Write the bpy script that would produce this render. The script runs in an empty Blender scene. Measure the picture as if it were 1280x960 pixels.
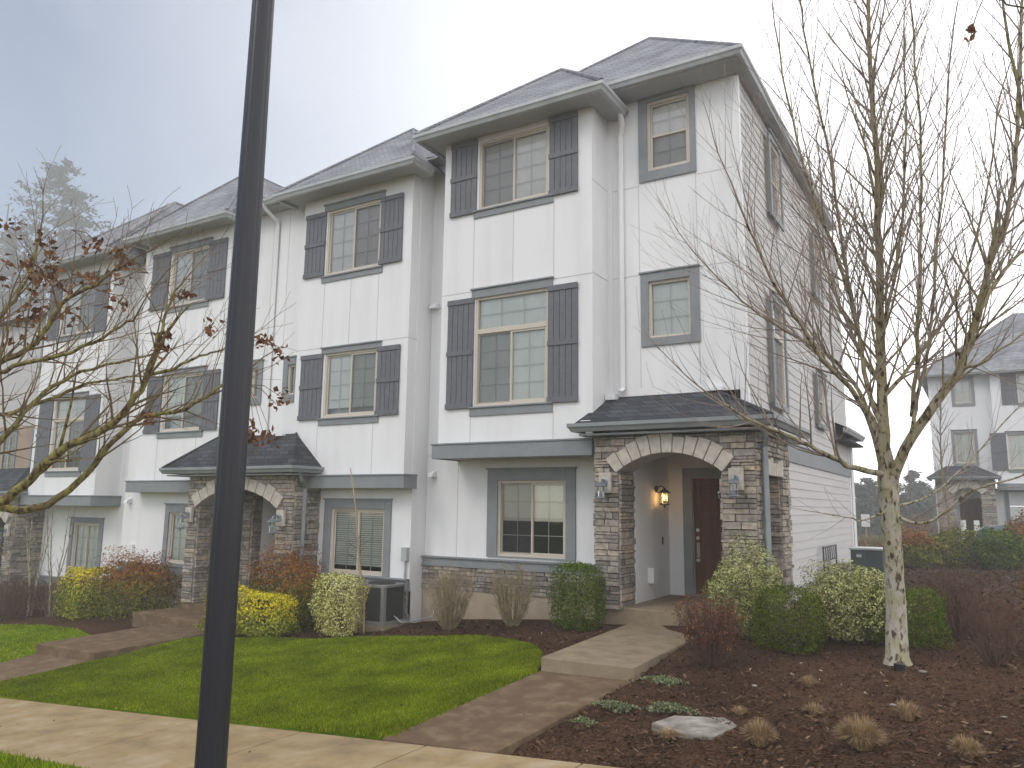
import bpy, bmesh, math, random, bisect
import numpy as np
from mathutils import Vector, Matrix
random.seed(7); RNG = np.random.default_rng(11)
S = bpy.context.scene
COL = S.collection
R_ = math.radians
# ------------------------------------------------------------------ camera
FPX = 966.76
YAW, PIT, ROL = R_(-31.2275), R_(8.9565), R_(0.7396)
CAM = Vector((5.4319, -11.5424, 0.0))
cy_, sy_ = math.cos(YAW), math.sin(YAW); cp_, sp_ = math.cos(PIT), math.sin(PIT)
FW = Vector((sy_*cp_, cy_*cp_, sp_)); RT = Vector((cy_, -sy_, 0)); UPV = RT.cross(FW)
cr_, sr_ = math.cos(ROL), math.sin(ROL)
RT2 = RT*cr_ + UPV*sr_; UP2 = UPV*cr_ - RT*sr_
cd = bpy.data.cameras.new('camera'); cam = bpy.data.objects.new('camera', cd); COL.objects.link(cam)
cd.sensor_width = 36; cd.lens = FPX/1280*36; cd.clip_end = 2000; cd.clip_start = .05
m = Matrix((RT2, UP2, -FW)).transposed().to_4x4(); m.translation = CAM; cam.matrix_world = m
S.camera = cam
# ------------------------------------------------------------------ light
W = bpy.data.worlds.new('World'); S.world = W; W.use_nodes = True
nt = W.node_tree; nt.nodes.clear()
SUN_EL, SUN_AZ = R_(42), R_(205)         # sun direction for sky; azimuth clockwise from +Y
sky = nt.nodes.new('ShaderNodeTexSky'); sky.sky_type = 'NISHITA'; sky.sun_disc = False
sky.sun_elevation = SUN_EL; sky.sun_rotation = SUN_AZ; sky.air_density = 1.0; sky.dust_density = 0.6; sky.ozone_density = 1.0
bg1 = nt.nodes.new('ShaderNodeBackground'); bg1.inputs[1].default_value = 0.15
bg2 = nt.nodes.new('ShaderNodeBackground'); bg2.inputs[0].default_value = (0.965, 0.965, 0.985, 1); bg2.inputs[1].default_value = 2.45
tc = nt.nodes.new('ShaderNodeTexCoord'); noi = nt.nodes.new('ShaderNodeTexNoise'); noi.inputs['Scale'].default_value = 2.2; noi.inputs['Detail'].default_value = 6
dot = nt.nodes.new('ShaderNodeVectorMath'); dot.operation = 'DOT_PRODUCT'; dot.inputs[1].default_value = (0.85, 0.35, -0.25)
add = nt.nodes.new('ShaderNodeMath'); add.operation = 'MULTIPLY_ADD'; add.inputs[1].default_value = 0.30
ramp = nt.nodes.new('ShaderNodeMapRange'); ramp.inputs[1].default_value = -0.50; ramp.inputs[2].default_value = 0.22; ramp.inputs[3].default_value = 0.05; ramp.inputs[4].default_value = 1.0
mx = nt.nodes.new('ShaderNodeMixShader'); out = nt.nodes.new('ShaderNodeOutputWorld')
L = nt.links.new
L(tc.outputs['Generated'], noi.inputs['Vector']); L(tc.outputs['Generated'], dot.inputs[0])
L(noi.outputs['Fac'], add.inputs[0]); L(dot.outputs['Value'], add.inputs[2]); L(add.outputs[0], ramp.inputs[0])
L(sky.outputs[0], bg1.inputs[0]); L(ramp.outputs[0], mx.inputs[0]); L(bg1.outputs[0], mx.inputs[1]); L(bg2.outputs[0], mx.inputs[2]); L(mx.outputs[0], out.inputs[0])
sd = bpy.data.lights.new('sun', 'SUN'); sd.energy = 1.1; sd.angle = R_(22); sd.color = (1, .93, .84)
so = bpy.data.objects.new('sun', sd); COL.objects.link(so)
dv = Vector((math.sin(SUN_AZ)*math.cos(SUN_EL), math.cos(SUN_AZ)*math.cos(SUN_EL), math.sin(SUN_EL)))
so.rotation_euler = dv.to_track_quat('Z', 'Y').to_euler(); so.location = (0, -30, 30)
S.view_settings.view_transform = 'Standard'; S.view_settings.look = 'None'; S.view_settings.gamma = 1
S.view_settings.exposure = -0.27; S.view_settings.use_curve_mapping = False
S.render.engine = 'CYCLES'; S.cycles.use_denoising = True; S.cycles.max_bounces = 7; S.cycles.transparent_max_bounces = 12
S.cycles.diffuse_bounces = 3; S.cycles.volume_bounces = 1

# ------------------------------------------------------------------ helpers
def setp(o, label=None, cat=None, group=None, kind=None):
    if label: o['label'] = label
    if cat: o['category'] = cat
    if group: o['group'] = group
    if kind: o['kind'] = kind
    return o
ORG = {}
def thing(name, loc, label, cat, group=None):
    o = bpy.data.objects.new(name, None); COL.objects.link(o); o.location = loc; o.empty_display_size = .2
    ORG[o.name] = Vector(loc); return setp(o, label, cat, group)
def finish(name, me, mats, parent=None, smooth=False):
    for mt in (mats if isinstance(mats, (list, tuple)) else [mats]): me.materials.append(mt)
    o = bpy.data.objects.new(name, me); COL.objects.link(o)
    if parent is not None:
        off = ORG[parent.name]; me.transform(Matrix.Translation(-off)); o.parent = parent; ORG[o.name] = off
    else: ORG[o.name] = Vector((0, 0, 0))
    if smooth: me.polygons.foreach_set('use_smooth', [True]*len(me.polygons))
    me.update(); return o
class Fr:
    def __init__(s, O, U, Wn): s.O = Vector(O); s.U = Vector(U); s.N = Vector(Wn)
    def p(s, u, v, w): return s.O + s.U*u + Vector((0, 0, v)) + s.N*w
def front(Y): return Fr((0, Y, 0), (1, 0, 0), (0, -1, 0))
def side(X): return Fr((X, 0, 0), (0, 1, 0), (1, 0, 0))
def lside(X): return Fr((X, 0, 0), (0, 1, 0), (-1, 0, 0))
class MB:
    def __init__(s): s.v = []; s.f = []; s.m = []
    def face(s, pts, mi=0):
        b = len(s.v); s.v += [tuple(p) for p in pts]; s.f.append(tuple(range(b, b+len(pts)))); s.m.append(mi)
    def hexa(s, P, mi=0):       # 8 points: bottom 4 ccw, top 4
        b = len(s.v); s.v += [tuple(p) for p in P]
        for q in ((3,2,1,0),(4,5,6,7),(0,1,5,4),(1,2,6,5),(2,3,7,6),(3,0,4,7)): s.f.append(tuple(b+i for i in q)); s.m.append(mi)
    def box(s, x0, x1, y0, y1, z0, z1, mi=0):
        s.hexa([(x0,y0,z0),(x1,y0,z0),(x1,y1,z0),(x0,y1,z0),(x0,y0,z1),(x1,y0,z1),(x1,y1,z1),(x0,y1,z1)], mi)
    def fb(s, fr, u0, u1, v0, v1, w0, w1, mi=0):
        s.hexa([fr.p(u0,v0,w1),fr.p(u1,v0,w1),fr.p(u1,v0,w0),fr.p(u0,v0,w0),fr.p(u0,v1,w1),fr.p(u1,v1,w1),fr.p(u1,v1,w0),fr.p(u0,v1,w0)], mi)
    def wall(s, fr, u0, u1, v0, v1, holes=(), depth=.12, mi=0):
        us = sorted({u0,u1}|{h[i] for h in holes for i in (0,1)}); vs = sorted({v0,v1}|{h[i] for h in holes for i in (2,3)})
        for a, b in zip(us, us[1:]):
            for c, d in zip(vs, vs[1:]):
                mu, mv = (a+b)/2, (c+d)/2
                if any(h[0]<mu<h[1] and h[2]<mv<h[3] for h in holes): continue
                s.face([fr.p(a,c,0),fr.p(b,c,0),fr.p(b,d,0),fr.p(a,d,0)], mi)
        for h in holes:
            a,b,c,d = h[:4]
            for p,q in (((a,c),(b,c)),((b,c),(b,d)),((b,d),(a,d)),((a,d),(a,c))):
                s.face([fr.p(*p,0),fr.p(*q,0),fr.p(*q,-depth),fr.p(*p,-depth)], mi)
    def tube(s, P, Rr, k=6, mi=0, cap=True):
        P = [Vector(p) for p in P]; n = len(P); b = len(s.v)
        if not isinstance(Rr, (list, tuple)): Rr = [Rr]*n
        t0 = (P[1]-P[0]).normalized(); a = t0.orthogonal().normalized()
        for i in range(n):
            t = (P[min(i+1,n-1)]-P[max(i-1,0)])
            t = t.normalized() if t.length > 1e-9 else t0
            a = (a - t*a.dot(t)); a = a.normalized() if a.length > 1e-6 else t.orthogonal().normalized(); c = t.cross(a)
            for j in range(k):
                th = 2*math.pi*(j+.5)/k; s.v.append(tuple(P[i]+(a*math.cos(th)+c*math.sin(th))*Rr[i]))
        for i in range(n-1):
            for j in range(k):
                j2 = (j+1)%k; s.f.append((b+i*k+j, b+i*k+j2, b+(i+1)*k+j2, b+(i+1)*k+j)); s.m.append(mi)
        if cap and k > 3:
            s.f.append(tuple(b+j for j in range(k))[::-1]); s.m.append(mi); s.f.append(tuple(b+(n-1)*k+j for j in range(k))); s.m.append(mi)
    def lathe(s, c, prof, k=16, mi=0):   # prof: (r,z)
        b = len(s.v)
        for r, z in prof:
            for j in range(k):
                th = 2*math.pi*j/k; s.v.append((c[0]+r*math.cos(th), c[1]+r*math.sin(th), c[2]+z))
        for i in range(len(prof)-1):
            for j in range(k):
                j2=(j+1)%k; s.f.append((b+i*k+j,b+i*k+j2,b+(i+1)*k+j2,b+(i+1)*k+j)); s.m.append(mi)
        s.f.append(tuple(b+j for j in range(k))[::-1]); s.m.append(mi); n=len(prof)-1
        s.f.append(tuple(b+n*k+j for j in range(k))); s.m.append(mi)
    def sweep(s, path, prof, mi=0):  # horizontal path (x,y,z), prof (out,up) ; out = right-hand side of travel
        n = len(path); P = [Vector(p) for p in path]; b = len(s.v); k = len(prof)
        for i in range(n):
            d1 = (P[i]-P[i-1]).normalized() if i > 0 else (P[1]-P[0]).normalized()
            d2 = (P[i+1]-P[i]).normalized() if i < n-1 else d1
            n1 = Vector((d1.y,-d1.x,0)); n2 = Vector((d2.y,-d2.x,0)); mm = (n1+n2); mm = mm/(mm.length**2)*2 if mm.length>1e-6 else n1
            for o, u in prof: s.v.append(tuple(P[i]+mm*o+Vector((0,0,u))))
        for i in range(n-1):
            for j in range(k):
                j2=(j+1)%k; s.f.append((b+i*k+j,b+i*k+j2,b+(i+1)*k+j2,b+(i+1)*k+j)); s.m.append(mi)
        s.f.append(tuple(b+j for j in range(k))[::-1]); s.m.append(mi); s.f.append(tuple(b+(n-1)*k+j for j in range(k))); s.m.append(mi)
    def build(s, name, mats, parent=None, smooth=False, bevel=0, label=None):
        me = bpy.data.meshes.new(name); me.from_pydata(s.v, [], s.f); me.polygons.foreach_set('material_index', s.m)
        o = finish(name, me, mats, parent, smooth)
        if bevel:
            md = o.modifiers.new('bevel', 'BEVEL'); md.width = bevel; md.segments = 2; md.limit_method = 'ANGLE'
        if label: o['label'] = label
        return o
def arr_mesh(name, V, k, mat, parent=None):     # V (n,k,3) separate polygons
    n = V.shape[0]; me = bpy.data.meshes.new(name)
    me.vertices.add(n*k); me.vertices.foreach_set('co', V.reshape(-1).astype(np.float32))
    me.loops.add(n*k); me.loops.foreach_set('vertex_index', np.arange(n*k, dtype=np.int32))
    me.polygons.add(n); me.polygons.foreach_set('loop_start', np.arange(0, n*k, k, dtype=np.int32))
    me.polygons.foreach_set('loop_total', np.full(n, k, dtype=np.int32)); me.update(calc_edges=True)
    return finish(name, me, mat, parent)

# ------------------------------------------------------------------ materials
def mat(name, col, rough=.7, spec=.3, metal=0):
    m = bpy.data.materials.new(name); m.use_nodes = True; b = m.node_tree.nodes['Principled BSDF']
    b.inputs['Base Color'].default_value = (*col, 1); b.inputs['Roughness'].default_value = rough
    b.inputs['Specular IOR Level'].default_value = spec; b.inputs['Metallic'].default_value = metal
    return m
def nd(m, t, **kw):
    n = m.node_tree.nodes.new(t)
    for k, v in kw.items():
        if isinstance(v, (int, float, str, bool)) and hasattr(n, k): setattr(n, k, v)
    return n
def noisy(name, c1, c2, scale=6, rough=.75, spec=.3, bump=.2, detail=6, bscale=None, lo=.35, hi=.65, c3=None, stretch=(1,1,1), bdist=.01):
    m = mat(name, c1, rough, spec); N = m.node_tree; L = N.links.new; b = N.nodes['Principled BSDF']
    tc = nd(m, 'ShaderNodeTexCoord'); mp = nd(m, 'ShaderNodeMapping'); mp.inputs['Scale'].default_value = stretch
    L(tc.outputs['Object'], mp.inputs[0])
    no = nd(m, 'ShaderNodeTexNoise'); no.inputs['Scale'].default_value = scale; no.inputs['Detail'].default_value = detail; no.inputs['Roughness'].default_value = .6
    cr = nd(m, 'ShaderNodeValToRGB'); cr.color_ramp.elements[0].position = lo; cr.color_ramp.elements[1].position = hi
    cr.color_ramp.elements[0].color = (*c1, 1); cr.color_ramp.elements[1].color = (*c2, 1)
    if c3: e = cr.color_ramp.elements.new((lo+hi)/2); e.color = (*c3, 1)
    L(mp.outputs[0], no.inputs['Vector']); L(no.outputs['Fac'], cr.inputs[0]); L(cr.outputs[0], b.inputs['Base Color'])
    if bump:
        n2 = nd(m, 'ShaderNodeTexNoise'); n2.inputs['Scale'].default_value = bscale or scale*4; n2.inputs['Detail'].default_value = 5
        bp = nd(m, 'ShaderNodeBump'); bp.inputs['Strength'].default_value = bump; bp.inputs['Distance'].default_value = bdist
        L(mp.outputs[0], n2.inputs['Vector']); L(n2.outputs['Fac'], bp.inputs['Height']); L(bp.outputs[0], b.inputs['Normal'])
    return m
def island(name, cols, rough=.6, spec=.25, noise=0, trans=0, pos=None, bump=0, bscale=40):
    m = mat(name, cols[0], rough, spec); N = m.node_tree; L = N.links.new; b = N.nodes['Principled BSDF']
    g = nd(m, 'ShaderNodeNewGeometry'); cr = nd(m, 'ShaderNodeValToRGB'); el = cr.color_ramp.elements
    n = len(cols)
    while len(el) < n: el.new(.5)
    for i, c in enumerate(cols): el[i].position = pos[i] if pos else i/(n-1); el[i].color = (*c, 1)
    src = g.outputs['Random Per Island']; L(src, cr.inputs[0]); o = cr.outputs[0]
    if noise:
        tc = nd(m, 'ShaderNodeTexCoord'); no = nd(m, 'ShaderNodeTexNoise'); no.inputs['Scale'].default_value = noise; no.inputs['Detail'].default_value = 5
        L(tc.outputs['Object'], no.inputs['Vector']); mr = nd(m, 'ShaderNodeMapRange'); mr.inputs[1].default_value = .3; mr.inputs[2].default_value = .7; mr.inputs[3].default_value = .62; mr.inputs[4].default_value = 1.3
        L(no.outputs['Fac'], mr.inputs[0]); vm = nd(m, 'ShaderNodeVectorMath'); vm.operation = 'SCALE'; L(o, vm.inputs[0]); L(mr.outputs[0], vm.inputs['Scale']); o = vm.outputs[0]
    L(o, b.inputs['Base Color'])
    if bump:
        tc = nd(m, 'ShaderNodeTexCoord'); n2 = nd(m, 'ShaderNodeTexNoise'); n2.inputs['Scale'].default_value = bscale; n2.inputs['Detail'].default_value = 4; L(tc.outputs['Object'], n2.inputs['Vector'])
        bp = nd(m, 'ShaderNodeBump'); bp.inputs['Strength'].default_value = bump; bp.inputs['Distance'].default_value = .01; L(n2.outputs['Fac'], bp.inputs['Height']); L(bp.outputs[0], b.inputs['Normal'])
    if trans:
        tr = nd(m, 'ShaderNodeBsdfTranslucent'); L(o, tr.inputs[0]); mix = nd(m, 'ShaderNodeMixShader'); mix.inputs[0].default_value = trans
        ou = N.nodes['Material Output']; L(b.outputs[0], mix.inputs[1]); L(tr.outputs[0], mix.inputs[2]); L(mix.outputs[0], ou.inputs[0])
    return m
M = {}
def stained_white(name, c, dark, stretch=(1,1,.12)):
    m = noisy(name, dark, c, 2.4, .75, .2, .18, 9, 60, .22, .55, stretch=stretch, bdist=.004); return m
M['white'] = stained_white('white_painted_panel', (.79,.79,.79), (.705,.70,.695))
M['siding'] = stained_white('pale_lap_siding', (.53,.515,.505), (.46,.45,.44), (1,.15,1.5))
M['joint'] = mat('panel_joint', (.5,.5,.5), .8)
M['grey'] = noisy('grey_trim_paint', (.215,.23,.24), (.25,.265,.275), 5, .6, .3, .08, bscale=50)
M['shut'] = noisy('charcoal_shutter_paint', (.115,.12,.135), (.14,.145,.16), 8, .55, .35, .08, bscale=50)
M['gutter'] = noisy('grey_gutter_paint', (.20,.22,.225), (.25,.27,.275), 3, .4, .5, .05)
M['gutterpale'] = noisy('pale_grey_gutter_paint', (.36,.38,.385), (.44,.46,.465), 3, .4, .5, .05)
M['soffit'] = mat('soffit_paint', (.42,.42,.43), .8)
M['cream'] = noisy('cream_cast_stone', (.42,.385,.33), (.56,.52,.45), 9, .85, .15, .3, bscale=60, bdist=.008)
M['vinyl'] = mat('tan_vinyl_frame', (.56,.50,.42), .5)
M['muntin'] = mat('pale_muntin', (.62,.62,.58), .5)
M['blind'] = noisy('pale_window_blind', (.80,.82,.74), (.88,.89,.83), 1.5, .8, .1, 0)
M['blindcream'] = noisy('cream_blind', (.78,.75,.70), (.86,.83,.78), 1.5, .8, .1, 0)
M['blinddark'] = mat('dim_curtain', (.22,.21,.20), .9)
M['room'] = mat('dark_room', (.03,.028,.027), .9)
M['concrete'] = noisy('weathered_concrete', (.20,.155,.105), (.31,.245,.17), 4, .85, .08, .35, 8, 90, .3, .7, c3=(.255,.20,.135), bdist=.004)
M['concrete_wet'] = noisy('damp_stained_concrete', (.115,.08,.052), (.225,.165,.105), 4.5, .8, .1, .4, 9, 90, .3, .68, c3=(.15,.10,.06), bdist=.004)
M['foundation'] = noisy('tan_foundation', (.36,.29,.21), (.46,.38,.29), 3, .9, .1, .3, 6, 80)
M['shingle'] = None
M['mortar'] = mat('dark_mortar', (.12,.11,.10), .95, .1)
M['black'] = noisy('black_metal_paint', (.016,.017,.022), (.026,.027,.034), 3, .36, .35, .12, bscale=30, stretch=(1,1,.05), bdist=.003)
M['darkmetal'] = mat('dark_bronze_metal', (.06,.065,.07), .45, .5, .3)
M['lampmetal'] = mat('pewter_lantern_metal', (.24,.27,.30), .4, .5, .5)
M['door'] = noisy('mahogany_door', (.095,.038,.018), (.155,.065,.032), 3, .5, .12, .1, stretch=(6,6,.6))
M['steel'] = mat('brushed_nickel', (.6,.58,.55), .3, .5, .9)
M['whiteplastic'] = mat('white_plastic', (.72,.72,.70), .5)
M['acgrey'] = mat('ac_cabinet', (.20,.20,.19), .55)
M['acdark'] = mat('ac_coil_grille', (.075,.072,.072), .7, .1)
M['red'] = mat('red_badge', (.25,.02,.02), .5)
M['cabinet'] = mat('grey_green_cabinet', (.055,.075,.075), .5)
M['wood'] = mat('wood_stake', (.35,.25,.15), .8)
M['tan'] = noisy('tan_stucco', (.33,.25,.19), (.40,.30,.23), 2, .9, .1, .2)
M['flash'] = mat('white_flashing', (.75,.76,.76), .4, .5)
M['slab'] = noisy('grey_flagstone', (.16,.14,.11), (.38,.36,.31), 6, .8, .2, .5, 8, 40, bdist=.01)
M['tyre'] = mat('tyre_rubber', (.02,.02,.02), .8)
M['car'] = mat('silver_blue_car_paint', (.20,.26,.30), .25, .6, .4)
M['carglass'] = mat('car_glass', (.03,.05,.06), .08, .8)
def mk_glass():
    m = bpy.data.materials.new('window_glass'); m.use_nodes = True; N = m.node_tree; N.nodes.clear(); L = N.links.new
    t = nd(m,'ShaderNodeBsdfTransparent'); t.inputs[0].default_value = (.95,.965,.95,1)
    g = nd(m,'ShaderNodeBsdfGlossy'); g.inputs['Roughness'].default_value = .03; g.inputs[0].default_value = (.96,.97,1,1)
    tcn = nd(m,'ShaderNodeTexCoord'); no = nd(m,'ShaderNodeTexNoise'); no.inputs['Scale'].default_value = 1.1
    bp = nd(m,'ShaderNodeBump'); bp.inputs['Strength'].default_value = .05; bp.inputs['Distance'].default_value = .05
    L(tcn.outputs['Object'], no.inputs['Vector']); L(no.outputs['Fac'], bp.inputs['Height']); L(bp.outputs[0], g.inputs['Normal'])
    fr = nd(m,'ShaderNodeFresnel'); fr.inputs[0].default_value = 1.6; ma = nd(m,'ShaderNodeMath'); ma.operation='MULTIPLY_ADD'; ma.inputs[1].default_value = .95; ma.inputs[2].default_value = .03
    mi = nd(m,'ShaderNodeMixShader'); o = nd(m,'ShaderNodeOutputMaterial')
    L(fr.outputs[0], ma.inputs[0]); L(ma.outputs[0], mi.inputs[0]); L(t.outputs[0], mi.inputs[1]); L(g.outputs[0], mi.inputs[2]); L(mi.outputs[0], o.inputs[0]); return m
M['glass'] = mk_glass()
def mk_screen():
    m = bpy.data.materials.new('insect_screen_mesh'); m.use_nodes = True; N = m.node_tree; b = N.nodes['Principled BSDF']; b.inputs['Base Color'].default_value = (.07,.07,.075,1); b.inputs['Roughness'].default_value=.9
    t = nd(m,'ShaderNodeBsdfTransparent'); mi = nd(m,'ShaderNodeMixShader'); mi.inputs[0].default_value = .30
    L = N.links.new; L(t.outputs[0], mi.inputs[1]); L(b.outputs[0], mi.inputs[2]); L(mi.outputs[0], N.nodes['Material Output'].inputs[0]); return m
M['screen'] = mk_screen()
def mk_shingle(name, c1, c2):
    m = mat(name, c1, .9, .15); N = m.node_tree; L = N.links.new; b = N.nodes['Principled BSDF']
    g = nd(m,'ShaderNodeNewGeometry'); sp = nd(m,'ShaderNodeSeparateXYZ'); L(g.outputs['Position'], sp.inputs[0])
    a = nd(m,'ShaderNodeMath'); a.operation='ADD'; L(sp.outputs[0], a.inputs[0]); L(sp.outputs[1], a.inputs[1])
    z = nd(m,'ShaderNodeMath'); z.operation='MULTIPLY'; z.inputs[1].default_value = 1.6; L(sp.outputs[2], z.inputs[0])
    cb = nd(m,'ShaderNodeCombineXYZ'); L(a.outputs[0], cb.inputs[0]); L(z.outputs[0], cb.inputs[1])
    br = nd(m,'ShaderNodeTexBrick'); br.inputs['Scale'].default_value = 1; br.inputs['Brick Width'].default_value = .27; br.inputs['Row Height'].default_value = .14
    br.inputs['Mortar Size'].default_value = .008; br.inputs['Color1'].default_value = (*c1,1); br.inputs['Color2'].default_value = (*c2,1); br.inputs['Mortar'].default_value = tuple(x*.45 for x in c1)+(1,)
    L(cb.outputs[0], br.inputs['Vector'])
    no = nd(m,'ShaderNodeTexNoise'); no.inputs['Scale'].default_value = 1.5; no.inputs['Detail'].default_value = 8; L(g.outputs['Position'], no.inputs['Vector'])
    mr = nd(m,'ShaderNodeMapRange'); mr.inputs[1].default_value=.3; mr.inputs[2].default_value=.7; mr.inputs[3].default_value=.75; mr.inputs[4].default_value=1.25; L(no.outputs['Fac'], mr.inputs[0])
    vm = nd(m,'ShaderNodeVectorMath'); vm.operation='SCALE'; L(br.outputs['Color'], vm.inputs[0]); L(mr.outputs[0], vm.inputs['Scale']); L(vm.outputs[0], b.inputs['Base Color'])
    bp = nd(m,'ShaderNodeBump'); bp.inputs['Strength'].default_value=.6; bp.inputs['Distance'].default_value=.012; bp.invert = True; L(br.outputs['Fac'], bp.inputs['Height']); L(bp.outputs[0], b.inputs['Normal'])
    return m
M['shingle'] = mk_shingle('charcoal_asphalt_shingle', (.042,.045,.052), (.075,.08,.09))
M['shingletop'] = mk_shingle('sheen_lightened_grey_shingle', (.21,.215,.23), (.28,.285,.30))  # lighter grey shingle, with wet reflection and haze mixed into its base colour
M['stone'] = island('stacked_ledgestone', [(.18,.16,.14),(.25,.225,.20),(.33,.295,.25),(.40,.345,.275),(.29,.27,.265),(.45,.355,.25)], .9, .05, noise=14, bump=.6, bscale=35, pos=[0,.25,.5,.7,.85,1])

# ------------------------------------------------------------------ ground height
HX=[-60,-20,-14,-10,-7,-4.4,-2.7,-1.1,.5,2.5,8,14,60]
HZ=[-5.5,-3.2,-2.8,-2.5,-2.38,-2.24,-2.05,-1.92,-1.76,-1.66,-1.6,-1.6,-1.6]
def lerp(x,A,B):
    if x<=A[0]:return B[0]
    if x>=A[-1]:return B[-1]
    i=bisect.bisect_right(A,x)-1
    return B[i]+(B[i+1]-B[i])*(x-A[i])/(A[i+1]-A[i])
def zs(x): return -2.08+.075*(max(x,-60)-1) if x<6 else -1.705+.02*(min(x,30)-6)
def gz(x,y):
    a=zs(x); b=lerp(x,HX,HZ); t=min(1,max(0,(y+5.8)/5.6)); return a+(b-a)*t
def at(px, py, D=None, Y=None, X=None):
    d = FW*FPX + RT2*(px-640) - UP2*(py-480)
    t = D/FPX if D is not None else ((Y-CAM.y)/d.y if Y is not None else (X-CAM.x)/d.x)
    return CAM + d*t

# ------------------------------------------------------------------ ground sheets
def mulch_mat():
    m = mat('bark_mulch_soil', (.05,.035,.028), 1, .0); N = m.node_tree; L = N.links.new; b = N.nodes['Principled BSDF']
    tc = nd(m,'ShaderNodeTexCoord'); vo = nd(m,'ShaderNodeTexVoronoi'); vo.inputs['Scale'].default_value = 28; vo.inputs['Randomness'].default_value = 1
    no = nd(m,'ShaderNodeTexNoise'); no.inputs['Scale'].default_value = .9; no.inputs['Detail'].default_value = 6
    nf = nd(m,'ShaderNodeTexNoise'); nf.inputs['Scale'].default_value = 45; nf.inputs['Detail'].default_value = 4
    for n in (vo,no,nf): L(tc.outputs['Object'], n.inputs['Vector'])
    cr = nd(m,'ShaderNodeValToRGB'); e = cr.color_ramp.elements; e[0].color=(.024,.013,.008,1); e[1].color=(.125,.072,.046,1); e[0].position=.3; e[1].position=.72
    L(nf.outputs['Fac'], cr.inputs[0])
    mr = nd(m,'ShaderNodeMapRange'); mr.inputs[1].default_value=.3; mr.inputs[2].default_value=.7; mr.inputs[3].default_value=.7; mr.inputs[4].default_value=1.4; L(no.outputs['Fac'], mr.inputs[0])
    vm = nd(m,'ShaderNodeVectorMath'); vm.operation='SCALE'; L(cr.outputs[0], vm.inputs[0]); L(mr.outputs[0], vm.inputs['Scale'])
    g = nd(m,'ShaderNodeNewGeometry'); sp = nd(m,'ShaderNodeSeparateXYZ'); L(g.outputs['Position'], sp.inputs[0])
    far = nd(m,'ShaderNodeMath'); far.operation='GREATER_THAN'; far.inputs[1].default_value = 19.5; L(sp.outputs[1], far.inputs[0])
    fx = nd(m,'ShaderNodeMath'); fx.operation='LESS_THAN'; fx.inputs[1].default_value = -24; L(sp.outputs[0], fx.inputs[0])
    fm = nd(m,'ShaderNodeMath'); fm.operation='MAXIMUM'; L(far.outputs[0], fm.inputs[0]); L(fx.outputs[0], fm.inputs[1])
    mc = nd(m,'ShaderNodeMixRGB'); mc.inputs[2].default_value = (.06,.085,.03,1); L(fm.outputs[0], mc.inputs[0]); L(vm.outputs[0], mc.inputs[1]); L(mc.outputs[0], b.inputs['Base Color'])
    bp = nd(m,'ShaderNodeBump'); bp.inputs['Strength'].default_value=.9; bp.inputs['Distance'].default_value=.03; L(vo.outputs['Distance'], bp.inputs['Height']); L(bp.outputs[0], b.inputs['Normal'])
    return m
M['mulch'] = mulch_mat()
xs = [-700,-300,-120,-60,-40,-30]+[x*.5 for x in range(-50,25)]+[14,18,25,40,80,200,700]
ys = [-300,-100,-40,-20,-14,-12]+[-11.5+.3*i for i in range(0,62)]+[8,10,12,15,20,30,50,100,300,900]
mb = MB()
for y in ys:
    for x in xs:
        z = gz(x,y) - (.03 if -7.6<y<-5.7 else 0)
        if y < -5.7: z -= .05
        if .3<x<2.2 and -5.9<y<-3: z -= .035
        elif -5<y<6 and -9<x<9: z += .012*math.sin(x*3.1+y*1.7)*math.sin(y*2.3-x)
        mb.v.append((x,y,z-.004))
nx = len(xs)
for j in range(len(ys)-1):
    for i in range(nx-1): mb.f.append((j*nx+i,j*nx+i+1,(j+1)*nx+i+1,(j+1)*nx+i)); mb.m.append(0)
g = mb.build('ground', M['mulch'], smooth=True); setp(g, kind='structure')
def strip(name, y0, y1, dz, mt, x0=-40, x1=30, kind='structure', step=.5, thick=0):
    mb = MB(); n = int((x1-x0)/step)
    for i in range(n):
        a = x0+i*step; b = a+step
        P = [(a,y0,gz(a,y0)+dz),(b,y0,gz(b,y0)+dz),(b,y1,gz(b,y1)+dz),(a,y1,gz(a,y1)+dz)]
        mb.face(P)
        if thick:
            mb.face([(a,y0,gz(a,y0)+dz-thick),(b,y0,gz(b,y0)+dz-thick),P[1],P[0]]); mb.face([(b,y1,P[2][2]-thick),(a,y1,P[3][2]-thick),P[3],P[2]])
    o = mb.build(name, mt); setp(o, kind=kind); return o
# sidewalk slabs with joints
def slabs_mat():
    m = noisy('sidewalk_concrete', (.22,.165,.105), (.40,.32,.215), 2.6, .9, .05, .35, 10, 90, .28, .68, c3=(.33,.24,.13), bdist=.004)
    return m
M['walk'] = slabs_mat()
mb = MB()
x = -40.0; x = -39.35
while x < 30:
    a, b = x+.010, x+1.5-.010; y0, y1 = -7.42, -5.84
    P = [(a,y0,gz(a,y0)),(b,y0,gz(b,y0)),(b,y1,gz(b,y1)),(a,y1,gz(a,y1))]
    mb.hexa([(p[0],p[1],p[2]-.1) for p in P]+[(p[0],p[1],p[2]+.012) for p in P]); x += 1.5
o = mb.build('sidewalk', M['walk'], bevel=.006); setp(o, kind='structure')
strip('kerb', -9.85, -9.7, .0, M['foundation'], thick=.2)
strip('road', -20, -9.85, -.14, noisy('asphalt', (.04,.04,.042), (.07,.07,.072), 30, .9, .2, .4), step=1)

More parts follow.
